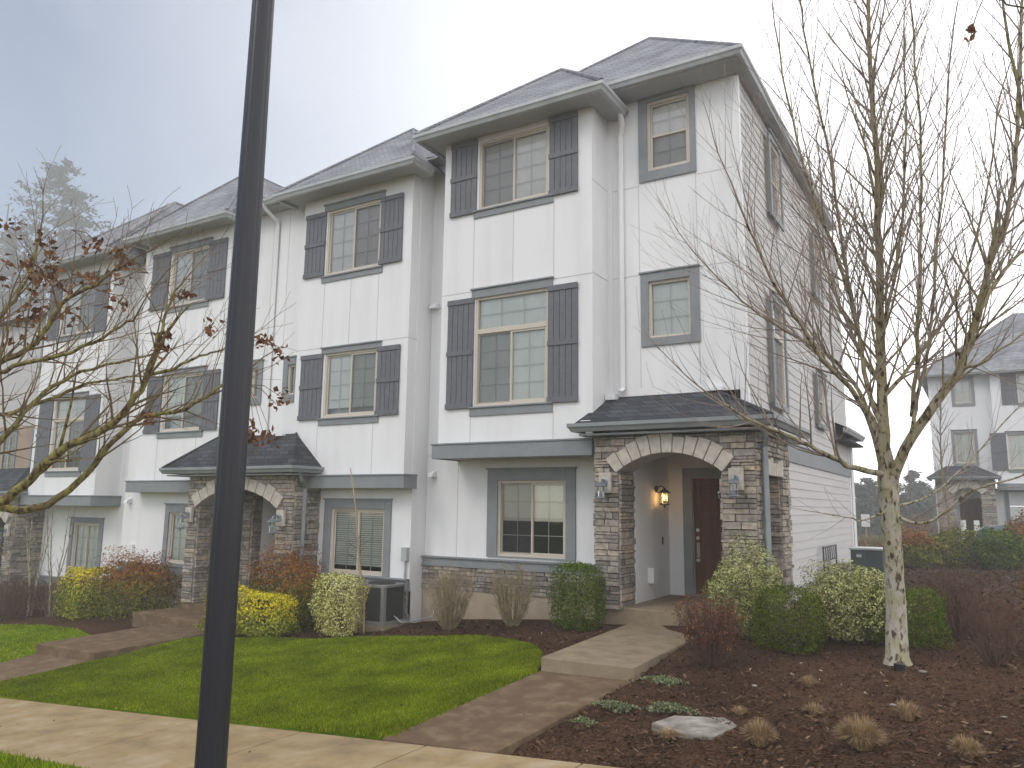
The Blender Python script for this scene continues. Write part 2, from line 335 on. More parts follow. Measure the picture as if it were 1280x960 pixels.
# grass
M['lawn'] = noisy('lawn_base', (.09,.14,.002), (.21,.265,.006), 1.5, .95, .0, .6, 8, 120, .3, .7, c3=(.12,.20,.003), bdist=.02)
M['blade'] = island('grass_blade', [(.065,.12,.002),(.17,.25,.003),(.32,.38,.008),(.52,.46,.08)], .8, .03, noise=1.4, trans=.3, pos=[0,.45,.85,1])
def inpoly(px, py, poly):
    r = np.zeros(len(px), bool); n = len(poly)
    for i in range(n):
        x0,y0 = poly[i]; x1,y1 = poly[(i+1)%n]
        c = ((y0>py)!=(y1>py)) & (px < (x1-x0)*(py-y0)/((y1-y0) if y1!=y0 else 1e-9)+x0); r ^= c
    return r
GZV = np.vectorize(gz)
def lawn(name, poly, n, h=.05, lift=.03):
    mb = MB(); bm = bmesh.new()
    x0=min(p[0] for p in poly);x1=max(p[0] for p in poly);y0=min(p[1] for p in poly);y1=max(p[1] for p in poly)
    vs=[bm.verts.new((p[0],p[1],0)) for p in poly]; bm.faces.new(vs)
    for k in range(int((x1-x0)/.5)): 
        bmesh.ops.bisect_plane(bm, geom=bm.verts[:]+bm.edges[:]+bm.faces[:], plane_co=(x0+.5*(k+1),0,0), plane_no=(1,0,0))
    for k in range(int((y1-y0)/.5)): 
        bmesh.ops.bisect_plane(bm, geom=bm.verts[:]+bm.edges[:]+bm.faces[:], plane_co=(0,y0+.5*(k+1),0), plane_no=(0,1,0))
    for v in bm.verts: v.co.z = gz(v.co.x,v.co.y)+lift
    ext = bmesh.ops.extrude_face_region(bm, geom=bm.faces[:]); 
    for v in ext['geom']:
        if isinstance(v, bmesh.types.BMVert): pass
    for v in [v for v in bm.verts if v not in set(e for e in ext['geom'] if isinstance(e, bmesh.types.BMVert))]: v.co.z -= .1
    bmesh.ops.recalc_face_normals(bm, faces=bm.faces[:])
    me = bpy.data.meshes.new(name); bm.to_mesh(me); bm.free(); o = finish(name, me, M['lawn']); setp(o, kind='structure')
    X = RNG.uniform(x0,x1,n*2); Y = RNG.uniform(y0,y1,n*2); k = inpoly(X,Y,poly); X=X[k];Y=Y[k]
    D = np.sqrt((X-CAM.x)**2+(Y-CAM.y)**2); k = RNG.random(len(X)) < np.clip((9.5/D)**1.6,0,1); X=X[k]+RNG.normal(0,.018,k.sum());Y=Y[k]+RNG.normal(0,.018,k.sum());D=D[k]; n=len(X); pat=.75+.35*np.sin(X*2.1+np.sin(Y*1.7)*2)*np.sin(Y*2.9+X)
    Z = GZV(X,Y)+lift; th = RNG.uniform(0,6.283,n); w = .0048*np.clip(D/7,1,2.2); hh = h*RNG.uniform(.5,1.15,n)*pat; lean = RNG.normal(0,.35,(n,2))*hh[:,None]
    c = np.stack([X,Y,Z-.005],1); dx = np.stack([np.cos(th)*w,np.sin(th)*w,0*w],1)
    tip = c+np.stack([lean[:,0],lean[:,1],hh],1)
    b = arr_mesh('grass', np.stack([c-dx,c+dx,tip],1), 3, M['blade'])
    return setp(b, 'short green grass blades of the '+name, 'grass', kind='stuff')
LA = [(.80,-3.32),(.72,-5.77),(-.4,-5.80),(-3,-5.80),(-6,-5.80),(-6.94,-5.80),(-6.98,-3.8),(-7.1,-2.2),(-6.9,-1.9),(-6.0,-1.84),(-4,-1.62),(-2.39,-1.48),(-1.28,-1.36),(-.58,-1.55),(-.1,-1.85),(.3,-2.3),(.62,-2.8)]
o = lawn('lawn', LA, 330000); o['label'] = 'short green grass of the lawn between the two front walks'
LD = [(-8.72,-3.95),(-8.70,-5.80),(-20,-5.80),(-20,-1.9),(-14.66,-1.6),(-12.87,-1.5),(-11.0,-1.85),(-9.8,-2.3),(-9.0,-3.0)]
o = lawn('lawn', LD, 60000); o['label'] = 'short green grass beyond the farther front walk'
o = lawn('lawn', [(-14,-7.46),(8,-7.46),(8,-9.68),(-14,-9.68)], 60000, lift=.02); o['label'] = 'grass strip between the sidewalk and the road'
# mulch chips
M['chip'] = island('bark_chip', [(.022,.012,.008),(.058,.033,.021),(.105,.062,.040),(.16,.10,.065),(.40,.31,.22)], 1, .0, pos=[0,.35,.75,.985,1])
def scatter_chips():
    n = 260000; r = RNG.random(n)
    X = RNG.uniform(-8,9.5,n); Y = RNG.uniform(-5.8,16,n)
    bad = inpoly(X,Y,LA)|inpoly(X,Y,LD)
    bad |= (X>.72)&(X<1.98)&(Y<.1)          # front walk
    bad |= (X<2.5)&(Y>.2)|(X>.1)&(X<2.75)&(Y>-.3)
    bad |= (X<-6.9)&(X>-9.0)
    D = np.hypot(X-CAM.x,Y-CAM.y); keep = ~bad & (RNG.random(n) < np.clip((7/D)**1.4,0,1)); X=X[keep];Y=Y[keep];n=len(X)
    L_ = RNG.uniform(.012,.04,n)*RNG.choice([.7,1.0,1.0,1.8],n)*np.clip(np.hypot(X-CAM.x,Y-CAM.y)/10,1,2); w = L_*RNG.uniform(.25,.55,n)
    th = RNG.uniform(0,6.283,n); tilt = RNG.normal(0,.35,n); ro = RNG.normal(0,.4,n)
    a = np.stack([np.cos(th)*np.cos(tilt),np.sin(th)*np.cos(tilt),np.sin(tilt)],1)*L_[:,None]/2
    b = np.stack([-np.sin(th)*np.cos(ro),np.cos(th)*np.cos(ro),np.sin(ro)],1)*w[:,None]/2
    c = np.stack([X,Y,GZV(X,Y)+.012+.012*np.sin(X*3.1+Y*1.7)*np.sin(Y*2.3-X)*((Y>-5)&(Y<6))],1)
    o = arr_mesh('bark_mulch', np.stack([c-a-b,c+a-b*.7,c+a*.8+b,c-a+b*.8],1), 4, M['chip'])
    setp(o, 'dark reddish brown bark chips covering the planting beds', 'mulch', kind='stuff')
scatter_chips()

# concrete walks
def slabbox(name, P, zt, th, mt):      # P quad (x,y) with zt list
    mb = MB(); mb.hexa([(p[0],p[1],z-th) for p,z in zip(P,zt)]+[(p[0],p[1],z) for p,z in zip(P,zt)])
    return mb.build(name, mt, bevel=.012)
o = slabbox('front_walk', [(.86,-3.27),(2.0,-3.22),(1.93,-.16),(.70,-.16)], [-1.742,-1.742,-1.73,-1.73], .25, M['concrete']); setp(o, kind='structure')
o = slabbox('front_walk', [(.66,-5.84),(1.86,-5.84),(1.98,-3.2),(.84,-3.25)], [-2.07,-1.99,-1.885,-1.90], .15, M['concrete_wet']); setp(o, kind='structure')
o = slabbox('front_walk', [(-9.95,-1.33),(-6.95,-1.33),(-6.95,-.41),(-9.95,-.41)], [-2.29]*4, .3, M['concrete_wet']); setp(o, kind='structure')
o = slabbox('front_walk', [(-8.62,-3.95),(-7.05,-3.86),(-7.2,-1.32),(-8.9,-1.32)], [-2.43]*4, .25, M['concrete_wet']); setp(o, kind='structure')
o = slabbox('front_walk', [(-8.6,-5.84),(-7.0,-5.84),(-7.06,-3.84),(-8.62,-3.93)], [-2.785,-2.665,-2.56,-2.60], .15, M['concrete_wet']); setp(o, kind='structure')
# ------------------------------------------------------------------ building parts
def stones(mb, fr, u0, u1, v0, v1, w0, excl=None, rnd=None):
    rnd = rnd or random; v = v0
    while v < v1-.015:
        h = min(rnd.choice([.045,.06,.075,.09,.11]), v1-v); 
        if v1-v-h < .02: h = v1-v
        ivs = [(u0,u1)]
        for (a,b) in (excl(v+h*.5) if excl else []):
            ivs = [q for (c,d) in ivs for q in ((c,min(d,a)),(max(c,b),d)) if q[1]-q[0] > .012]
        for (a,b) in ivs:
            u = a
            while u < b-.005:
                l = rnd.uniform(.12,.42); 
                if b-u-l < .09: l = b-u
                d = rnd.uniform(.018,.05); s = rnd.uniform(-.004,.004)
                x0,x1 = u+.002,u+l-.002; z0,z1 = v+.002,v+h-.002; k = .006
                P = [fr.p(x0,z0,w0),fr.p(x1,z0,w0),fr.p(x1,z1,w0),fr.p(x0,z1,w0)]
                Q = [fr.p(x0+k,z0+k+s,w0+d),fr.p(x1-k,z0+k,w0+d+s),fr.p(x1-k,z1-k,w0+d+s*.5),fr.p(x0+k,z1-k+s,w0+d-s)]
                b0 = len(mb.v); mb.v += [tuple(p) for p in P+Q]
                for q in ((4,5,6,7),(0,1,5,4),(1,2,6,5),(2,3,7,6),(3,0,4,7)): mb.f.append(tuple(b0+i for i in q)); mb.m.append(1)
                u += l
        v += h
def window(house, fr, u0, u1, v0, v1, kind='slide', w=-.06, transom=None, grid=(2,4), blind=1.0, screen=None, slats=False, trim=None, head=None, sill=None, dark=False, label=None, cream=False):
    fw = .045; mb = MB()
    def rect(a,b,c,d,f,w0,w1):
        mb.fb(fr,a,a+f,c,d,w0,w1); mb.fb(fr,b-f,b,c,d,w0,w1); mb.fb(fr,a+f,b-f,c,c+f,w0,w1); mb.fb(fr,a+f,b-f,d-f,d,w0,w1)
    rect(u0,u1,v0,v1,fw,w-.03,w+.045)
    vt = v1
    sashes = []
    if transom:
        mb.fb(fr,u0+fw,u1-fw,transom-.045,transom+.045,w-.03,w+.045); vt = transom-.0
        sashes.append((u0+fw,u1-fw,transom+.045,v1-fw,3,2,False)); 
    c,d = v0+fw, (vt-.045 if transom else vt-fw)
    if kind == 'slide':
        um = (u0+u1)/2; rect(u0+fw,um+.02,c,d,.03,w-.02,w+.01); rect(um-.02,u1-fw,c,d,.035,w-.005,w+.028)
        sashes += [(u0+fw+.03,um-.01,c+.03,d-.03,*grid,screen=='L'),(um+.015,u1-fw-.035,c+.035,d-.035,*grid,screen=='R')]
    elif kind == 'hung':
        vm = (c+d)/2; rect(u0+fw,u1-fw,c,vm+.02,.035,w-.005,w+.028); rect(u0+fw,u1-fw,vm-.02,d,.03,w-.02,w+.01)
        sashes += [(u0+fw+.035,u1-fw-.035,c+.035,vm-.015,*grid,screen=='B'),(u0+fw+.03,u1-fw-.03,vm+.015,d-.03,*grid,False)]
    else: sashes.append((u0+fw,u1-fw,c,d,*grid,False))
    win = mb.build('window', M['vinyl'], house, bevel=.004, label=label)
    gl = MB(); mu = MB(); sc = MB()
    for (a,b,c2,d2,nu,nv,scr) in sashes:
        gl.face([fr.p(a,c2,w),fr.p(b,c2,w),fr.p(b,d2,w),fr.p(a,d2,w)])
        for i in range(1,nu): x = a+(b-a)*i/nu; mu.fb(fr,x-.007,x+.007,c2,d2,w-.016,w-.006)
        for i in range(1,nv): z = c2+(d2-c2)*i/nv; mu.fb(fr,a,b,z-.007,z+.007,w-.017,w-.007)
        if scr: sc.face([fr.p(a-.02,c2-.02,w+.016),fr.p(b+.01,c2-.02,w+.016),fr.p(b+.01,d2+.02,w+.016),fr.p(a-.02,d2+.02,w+.016)])
    gl.build('glass', M['glass'], win); 
    if mu.f: mu.build('glazing_bars', M['muntin'], win)
    if sc.f: sc.build('insect_screen', M['screen'], win)
    if blind > 0:
        bl = MB(); zb = v1-(v1-v0)*blind; wb = w-.045
        if slats:
            z = v1-.03
            while z > zb:
                bl.face([fr.p(u0+.03,z,wb),fr.p(u1-.03,z,wb),fr.p(u1-.03,z-.032,wb+.028),fr.p(u0+.03,z-.032,wb+.028)]); z -= .042
            bl.fb(fr,u0+.03,u1-.03,zb-.03,zb-.005,wb-.01,wb+.02)
        else:
            n = 14
            for i in range(n):       # gently wavy cloth
                a = u0+(u1-u0)*i/n; b = u0+(u1-u0)*(i+1)/n; wa = wb+.006*math.sin(i*1.9); wb2 = wb+.006*math.sin((i+1)*1.9)
                bl.face([fr.p(a,zb,wa),fr.p(b,zb,wb2),fr.p(b,v1,wb2),fr.p(a,v1,wa)])
            bl.fb(fr,u0+.02,u1-.02,zb-.02,zb,wb-.01,wb+.01)
        bl.build('blind', M['blinddark'] if dark else M['blindcream'] if cream else M['blind'], win)
    rm = MB(); rm.fb(fr,u0-.02,u1+.02,v0-.02,v1+.02,w-.5,w-.48)
    for q in ((u0-.02,u0-.01,v0,v1),(u1+.01,u1+.02,v0,v1),(u0,u1,v1+.01,v1+.02),(u0,u1,v0-.02,v0-.01)): rm.fb(fr,*q,w-.48,w-.062)
    rm.build('dark_interior', M['room'], win)
    base = w+.06
    if trim:
        t = MB(); a,b,c,d = trim; dd = .035+base
        t.fb(fr,a,u0,c,d,base,dd); t.fb(fr,u1,b,c,d,base,dd); t.fb(fr,u0,u1,v1,d,base,dd+.004); 
        if c < v0-.01: t.fb(fr,u0,u1,c,v0,base,dd+.004)
        t.fb(fr,a-.02,b+.02,d,d+.03,base,dd+.03)
        t.build('window_trim', M['grey'], win, bevel=.004)
    if head:
        a,b,c,d = head; t = MB(); t.fb(fr,a,b,c,d-.03,base,base+.03); t.fb(fr,a-.02,b+.02,d-.03,d,base,base+.06); t.build('header', M['grey'], win, bevel=.004)
    if sill:
        a,b,c,d = sill; t = MB(); t.fb(fr,a,b,c,d-.03,base,base+.03); t.fb(fr,a-.01,b+.01,d-.03,d,base,base+.06); t.build('sill', M['grey'], win, bevel=.004)
    return win
def shutter(house, fr, a, b, c, d, w=0):
    mb = MB(); mb.fb(fr,a+.004,b-.004,c+.004,d-.004,w,w+.018); n = 5; bw = (b-a)/n; G=.0045
    for i in range(n): mb.fb(fr,a+i*bw+G,a+(i+1)*bw-G,c,d,w+.018,w+.034)
    for (z0,z1) in ((c,c+.10),((c+d)/2-.04,(c+d)/2+.05),(d-.10,d)): mb.fb(fr,a-.003,b+.003,z0,z1,w+.034,w+.054)
    return mb.build('shutter', M['shut'], house, bevel=.004)
GP = [(0,-.02),(.0,-.13),(.075,-.13),(.10,-.08),(.125,-.055),(.125,0),(.115,0),(.115,-.02)]
def gutter(house, path, mt='gutterpale', sc=1.0):
    mb = MB(); mb.sweep(path, [(o*sc,u*sc) for o,u in GP]); return mb.build('gutter', M[mt], house)
def downspout(house, pts, mt, r=.045, label=None):
    mb = MB(); mb.tube(pts, r*1.25, 4); o = mb.build('downspout', mt, house, bevel=.01, label=label); return o
def roofmesh(house, polys, mt, name='roof', thick=.05, caps=()):
    mb = MB()
    for P in polys: mb.face(P)
    for a,b in caps: mb.tube([a,b], .04, 6, 0)
    return mb.build(name, M[mt], house)
def hip_bay(x0,x1,y0,z0,ax,ay,az,yb):
    A=(ax,ay,az); B=(ax,yb,az); k=.03
    return [[(x0,y0,z0),(x1,y0,z0),A],[(x1,y0,z0),(x1,yb,z0),B,A],[(x0,yb,z0),(x0,y0,z0),A,B]], [((x0,y0,z0+k),A),((x1,y0,z0+k),A),(A,B)]
def joints(mb, fr, vs_=(), hs=(), mi=1):
    for (u,a,b) in vs_: mb.fb(fr,u-.006,u+.006,a,b,-.004,.003,mi)
    for (a,b,v) in hs: mb.fb(fr,a,b,v-.006,v+.006,-.004,.004,mi)
def belt(house, x0,x1,z0,z1,yw=.67):
    mb = MB(); y0=-.15; t=.06
    mb.box(x0,x1,y0,y0+t,z0,z1-.03); mb.box(x0,x0+t,y0+t,yw,z0,z1-.03); mb.box(x1-t,x1,y0+t,yw,z0,z1-.03)
    mb.box(x0-.02,x1+.02,y0-.02,yw,z1-.03,z1); o = mb.build('belt_board', M['grey'], house, bevel=.005)
    s = MB(); s.box(x0+t,x1-t,y0+t,yw,z0+.02,z0+.04); s.build('bay_soffit', M['soffit'], house)
def lantern(house, x, y, z, lit=False, cream=True, axis=(0,-1), scale=1.0):
    ax = Vector((axis[0],axis[1],0)); c = Vector((x,y,z)); r = lambda a: a*scale
    mb = MB(); pl = c; 
    if cream:
        u = Vector((-ax.y,ax.x,0)); P=[]
        for zz in (-.16,.16):
            for (a,b) in ((-.105,0),(.105,0),(.105,.07),(-.105,.07)): P.append(c+u*a+ax*b+Vector((0,0,zz)))
        mb.hexa(P); blk = mb.build('mounting_block', M['cream'], house, bevel=.01); c = c+ax*.07
    mb = MB(); mb.tube([c, c+ax*.02], [r(.055)]*2, 12)
    mb.tube([c+ax*.02, c+ax*r(.07)+Vector((0,0,r(.05))), c+ax*r(.13)+Vector((0,0,r(.03))), c+ax*r(.14)], r(.012), 6)
    q = c+ax*r(.14); 
    mb.lathe(q, [(r(.012),r(.02)),(r(.02),r(.0)),(r(.10),r(-.05)),(r(.10),r(-.06)),(r(.06),r(-.062))], 12)
    mb.lathe(q, [(r(.05),r(-.25)),(r(.085),r(-.24)),(r(.085),r(-.225)),(r(.05),r(-.22))], 12); mb.lathe(q, [(r(.005),r(-.29)),(r(.02),r(-.27)),(r(.02),r(-.25))], 8)
    for i in range(6):
        th = i*math.pi/3; o = Vector((math.cos(th),math.sin(th),0)); mb.tube([q+o*r(.055)+Vector((0,0,r(-.06))), q+o*r(.06)+Vector((0,0,r(-.22)))], r(.005), 4)
    la = mb.build('wall_lantern', M['darkmetal'] if lit else M['lampmetal'], house, smooth=False)
    g = MB(); g.lathe(q, [(r(.045),r(-.215)),(r(.052),r(-.14)),(r(.045),r(-.065))], 12); g.build('lantern_glass', M['glass'], la)
    if lit:
        b = MB(); b.lathe(q, [(.004,-.19),(.022,-.165),(.03,-.14),(.022,-.11),(.01,-.09)], 10); b.build('bulb', M['bulb'], la, smooth=True)
        ld = bpy.data.lights.new('porch_bulb','POINT'); ld.energy = 2.2; ld.color = (1,.55,.18); ld.shadow_soft_size = .05
        lo = bpy.data.objects.new('porch_bulb', ld); COL.objects.link(lo); lo.location = q+Vector((0,0,-.14)); 
    return la
M['bulb'] = mat('lit_bulb', (1,.7,.3)); bb = M['bulb'].node_tree.nodes['Principled BSDF']; bb.inputs['Emission Color'].default_value=(1,.5,.13,1); bb.inputs['Emission Strength'].default_value=14

def stone_porch(house, X0,X1,Yf,Yb,zf,ztop, ua,ub,zsp,zap, side_face='R', side_open=None, back_depth=None, inner_mid=None):
    """front wall between Yf and Yb with a segmental arch from ua to ub"""
    s = ub-ua; h = zap-zsp; Rr = (s*s/4+h*h)/(2*h); uc=(ua+ub)/2; zc = zap-Rr
    arch = lambda u: zc+math.sqrt(max(Rr*Rr-(u-uc)**2,0))
    f = front(Yf); mb = MB(); T = Yb-Yf
    mb.fb(f,X0,ua,zf,ztop,-T,0,0); mb.fb(f,ub,X1,zf,ztop,-T,0,0)
    n=24
    for i in range(n):
        a=ua+s*i/n; b=ua+s*(i+1)/n; za,zb=arch(a),arch(b)
        mb.face([f.p(a,za,0),f.p(b,zb,0),f.p(b,ztop,0),f.p(a,ztop,0)],0); mb.face([f.p(a,za,-T),f.p(b,zb,-T),f.p(b,ztop,-T),f.p(a,ztop,-T)],0)
        mb.face([f.p(a,za,0),f.p(b,zb,0),f.p(b,zb,-T),f.p(a,za,-T)],2)
    Ro = Rr+.16
    def ex(v):
        if v < zsp-.02:
            # below springing: opening only
            return [(ua,ub)]
        if v < zc+Ro:
            hw = math.sqrt(max(Ro*Ro-(v-zc)**2,0)); return [(uc-min(hw,s/2+.14),uc+min(hw,s/2+.14))] if hw>0 else []
        return []
    stones(mb,f,X0,X1,zf,ztop,0,ex)
    # returns of the opening
    fr = Fr((ua,0,0),(0,1,0),(1,0,0)); stones(mb,fr,Yf,Yb,zf,zsp,0); fr = Fr((ub,0,0),(0,1,0),(-1,0,0)); stones(mb,fr,Yf,Yb,zf,zsp,0)
    fr = lside(X0); stones(mb,fr,Yf,Yb+.3,zf,ztop,0)
    w = mb.build('porch_stone_wall', [M['mortar'],M['stone'],M['soffit']], house)
    # voussoirs
    mb = MB(); n = 11; th0 = math.asin(s/2/Rr)*1.045
    for i in range(n):
        a = -th0+2*th0*i/n+.004; b = -th0+2*th0*(i+1)/n-.004; ro = Rr+random.choice([.24,.27,.30]); ri = Rr-.008
        if i in (0,n-1): ro = Rr+.27
        P=[]
        for w_ in (-.02,.075):
            P.append([f.p(uc+ri*math.sin(a),zc+ri*math.cos(a),w_),f.p(uc+ri*math.sin(b),zc+ri*math.cos(b),w_),f.p(uc+ro*math.sin(b),zc+ro*math.cos(b),w_),f.p(uc+ro*math.sin(a),zc+ro*math.cos(a),w_)])
        mb.hexa(P[0]+P[1])
    mb.build('arch_stones', M['cream'], house, bevel=.01)
    return arch

# ================================================================== HOUSE A (end unit)
hA = thing('townhouse', (-.6,.7,-1.9), 'white end townhouse at the right, tallest, with brown door and lit porch lantern', 'house', 'attached white townhouses')
F0, F1 = front(0), front(.67)
w3=(-2.35,-.85,5.50,6.85); w2=(-2.37,-.85,1.77,3.79)
mb = MB(); mb.wall(F0,-3.15,0,.86,7.0,[w3,w2]); 
mb.wall(side(0),0,.67,.86,7.0); mb.wall(lside(-3.15),0,.67,.86,7.0)
joints(mb,F0,[(-2.44,3.94,5.34),(-1.58,3.94,5.34),(-.74,3.94,5.34),(-2.44,1.1,1.6),(-.74,1.1,1.6)],[(-3.15,-2.46,3.93),(-.74,0,3.93)])
joints(mb,side(0),[],[(0,.67,3.95),(0,.67,5.62)])
wm3=(.77,1.54,5.83,7.13); wm2=(.75,1.48,2.84,3.83); wg=(-2.24,-.83,-.90,.46)
mb.wall(F1,0,2.35,1.0,7.3,[wm3,wm2]); mb.wall(F1,-3.94,-3.15,-1.0,7.0); mb.wall(F1,-3.15,.56,-1.0,1.0,[wg])
joints(mb,F1,[(.59,2.0,2.7),(.59,3.98,5.64),(1.62,3.98,5.64),(1.62,2.0,2.7),(-3.15,-1,.84),(-3.9,-1,3.9)],[(0,.6,3.98),(1.64,2.35,3.98),(0,.6,5.6),(1.64,2.35,5.6),(-3.94,-3.15,.95),(-3.94,-3.15,3.92)])
mb.fb(F1,.0,.09,1.6,7.0,0,.02); mb.fb(F1,2.26,2.352,1.6,7.2,0,.022)
mb.build('front_wall', [M['white'],M['joint']], hA)
# siding wall
def lap(mb, fr, u0,u1,v0,v1, ex=.165, w=0):
    v = v0
    while v < v1-.01:
        t = min(v+ex,v1); mb.face([fr.p(u0,v,w+.013),fr.p(u1,v,w+.013),fr.p(u1,t,w+.003),fr.p(u0,t,w+.003)]); mb.face([fr.p(u0,v,w),fr.p(u1,v,w),fr.p(u1,v,w+.013),fr.p(u0,v,w+.013)])
        v = t
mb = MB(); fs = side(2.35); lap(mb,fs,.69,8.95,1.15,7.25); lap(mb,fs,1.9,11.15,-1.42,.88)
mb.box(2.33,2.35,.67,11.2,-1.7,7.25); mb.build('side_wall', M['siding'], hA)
for q in ((.67,.78,1.3,7.25),(8.9,9.02,1.9,7.25),(11.12,11.24,-1.42,1.7)):
    mb = MB(); mb.fb(fs,*q,.0,.03); mb.build('corner_board', M['white'], hA, bevel=.004)
mb = MB(); mb.fb(fs,1.9,11.25,.88,1.22,.0,.035); mb.fb(fs,.9,11.25,1.22,1.25,0,.06); mb.fb(fs,1.9,11.2,-1.56,-1.42,0,.01); mb.build('side_belt_board', M['grey'], hA, bevel=.005)
mb = MB(); mb.box(-3.94,2.34,8.98,9.02,-2.5,7.2); mb.box(-3.94,2.34,11.2,11.24,-2.5,1.7); mb.build('back_wall', M['siding'], hA)
# roofs
A_=( .05,2.8,9.83); Bk=(.05,6.6,9.83); z0=7.36; e=[(-2.5,.1),(2.58,.1),(2.58,9.4),(-2.5,9.4)]
P=[(x,y,z0) for x,y in e]
roofmesh(hA,[[P[0],P[1],A_],[P[1],P[2],Bk,A_],[P[2],P[3],Bk],[P[3],P[0],A_,Bk]],'shingletop',caps=[(P[0],A_),(P[1],A_),(P[2],Bk),(A_,Bk)])
pl,cp = hip_bay(-3.5,.43,-.53,7.05,-1.55,1.82,9.08,5.0); roofmesh(hA,pl,'shingletop',caps=cp,name='bay_roof')
mb = MB(); mb.box(-2.5,2.5,.18,.66,7.22,7.25); mb.box(2.352,2.5,.66,9.3,7.24,7.27); mb.box(-3.42,-3.152,-.45,.64,6.97,7.0); mb.box(-3.15,0,-.45,-.002,6.97,7.0); mb.box(.002,.36,-.45,.66,6.972,7.002); mb.box(-3.94,-3.42,.3,.67,6.97,7.0)
mb.build('soffit', M['soffit'], hA)
gutter(hA,[(-3.42,.5,7.05),(-3.42,-.45,7.05),(.35,-.45,7.05),(.35,.5,7.05)]); gutter(hA,[(-2.4,.18,7.37),(2.5,.18,7.37),(2.5,9.3,7.37),(-2.4,9.3,7.37)])
# rear low roof
mb = MB(); mb.face([(2.75,9.0,1.98),(2.75,11.7,1.98),(1.9,11.7,2.4),(1.9,9.0,2.4)]); mb.face([(2.75,11.7,1.98),(-3.9,11.7,1.98),(-3.9,10.9,2.4),(1.9,10.9,2.4)]); mb.box(1.8,2.7,9.03,11.65,1.70,1.74); mb.build('rear_roof', M['shingle'], hA)
gutter(hA,[(2.62,8.6,2.0),(2.62,11.6,2.0),(1.6,11.6,2.0)])
# windows
window(hA,F0,*w3,cream=True,screen='L',blind=1,head=None,sill=(-2.45,-.75,5.34,5.49),label='sliding window under the eave of the end bay')
window(hA,F0,*w2,transom=3.15,screen='L',blind=1,head=(-2.45,-.75,3.79,3.97),sill=(-2.45,-.75,1.59,1.76))
for a,b,c,d in ((-2.98,-2.39,1.74,3.80),(-.84,-.26,1.74,3.80),(-2.99,-2.39,5.45,6.93),(-.83,-.26,5.45,6.93)): shutter(hA,F0,a,b,c,d,.002)
window(hA,F1,*wm3,cream=True,kind='hung',grid=(2,2),screen='B',trim=(.61,1.64,5.65,7.2))
window(hA,F1,*wm2,kind='fixed',grid=(2,3),trim=(.61,1.64,2.70,3.98))
window(hA,F1,*wg,screen='L',blind=.52,trim=(-2.46,-.64,-.92,.66),grid=(2,4))
for (a,b,c,d,tr) in ((2.6,3.45,5.45,6.9,None),(6.85,7.65,4.95,6.4,None),(2.25,3.2,1.85,3.7,3.1),(6.5,7.45,1.9,2.98,None)):
    window(hA,fs,a,b,c,d,kind='hung' if not tr else 'fixed',w=-.03+.05,grid=(2,2),transom=tr,trim=(a-.1,b+.1,c-.1,d+.1))
# wainscot
def wainscot(h, x0, x1, zt, zst, zsb, zg, yw=.67, endcap=True):
    mb = MB(); mb.box(x0,x1,yw-.06,yw+.02,zst,zt-.03); mb.box(x0-.01,x1,yw-.10,yw,zt-.03,zt); mb.box(x0-.01,x1,yw-.09,yw,zst-.02,zst); mb.build('wainscot_board', M['grey'], h, bevel=.004)
    mb = MB(); mb.box(x0,x1,yw-.03,yw+.05,zsb,zst-.02,0); stones(mb,front(yw-.03),x0,x1,zsb,zst-.02,0); mb.build('wainscot_stone', [M['mortar'],M['stone']], h)
    mb = MB(); mb.box(x0+.01,x1,yw-.035,yw+.06,zg,zsb); mb.build('foundation', M['foundation'], h)
wainscot(hA,-3.9,.14,-.96,-1.12,-1.56,-2.6)
belt(hA,-3.18,.05,.83,1.11)
# porch
arch = stone_porch(hA,.14,2.66,-.2,.37,-1.55,1.10,.54,2.17,.56,.84)
mb = MB(); fR = side(2.66); so_=(.32,1.28,-1.2,.50)
mb.fb(fR,.37,so_[0],-1.55,1.10,-.3,0,0); mb.fb(fR,so_[1],1.9,-1.55,1.10,-.3,0,0); mb.fb(fR,so_[0],so_[1],so_[3],1.10,-.3,0,0); mb.fb(fR,so_[0],so_[1],-1.55,so_[2],-.3,0,0)
stones(mb,fR,-.2,1.9,-1.55,1.10,0,lambda v: [(so_[0],so_[1])] if so_[2]<v<so_[3] else ([(so_[0]-.02,so_[1]+.02)] if so_[3]<=v<so_[3]+.26 else []))
stones(mb,Fr((0,so_[1],0),(1,0,0),(0,-1,0)),2.36,2.66,so_[2],so_[3],0); mb.build('porch_side_wall',[M['mortar'],M['stone']],hA)
mb = MB()
for i in range(6):
    a=so_[0]-.02+i*(1.0/6); mb.fb(fR,a+.006,a+1/6-.006,so_[3],so_[3]+random.choice([.2,.24,.27]),-.02,.07)
mb.build('side_lintel_stones',M['cream'],hA,bevel=.01)
mb = MB(); mb.box(.10,2.62,-.16,2.02,-1.9,-1.515); mb.build('porch_floor', M['concrete'], hA, bevel=.015)
mb = MB(); mb.box(.54,2.36,.372,2.0,1.06,1.09); mb.build('porch_ceiling', M['soffit'], hA)
door=(1.0,1.93,-1.515,.53); FD=front(2.0)
mb = MB(); mb.wall(side(.56),.37,2.0,-1.515,1.06); mb.wall(FD,.56,2.36,-1.515,1.06,[door]); mb.wall(lside(2.35),.37,2.0,-1.515,1.06,[so_]); mb.box(.545,.575,.372,.44,-1.515,.62)
mb.build('porch_inner_wall', M['white'], hA)
mb = MB(); mb.fb(FD,.83,1.0,-1.515,.53,0,.035); mb.fb(FD,1.93,2.08,-1.515,.53,0,.035); mb.fb(FD,.83,2.08,.53,.70,0,.035); mb.fb(FD,1.0,1.93,-1.515,-1.48,-.1,.03); mb.build('door_trim', M['grey'], hA, bevel=.005)
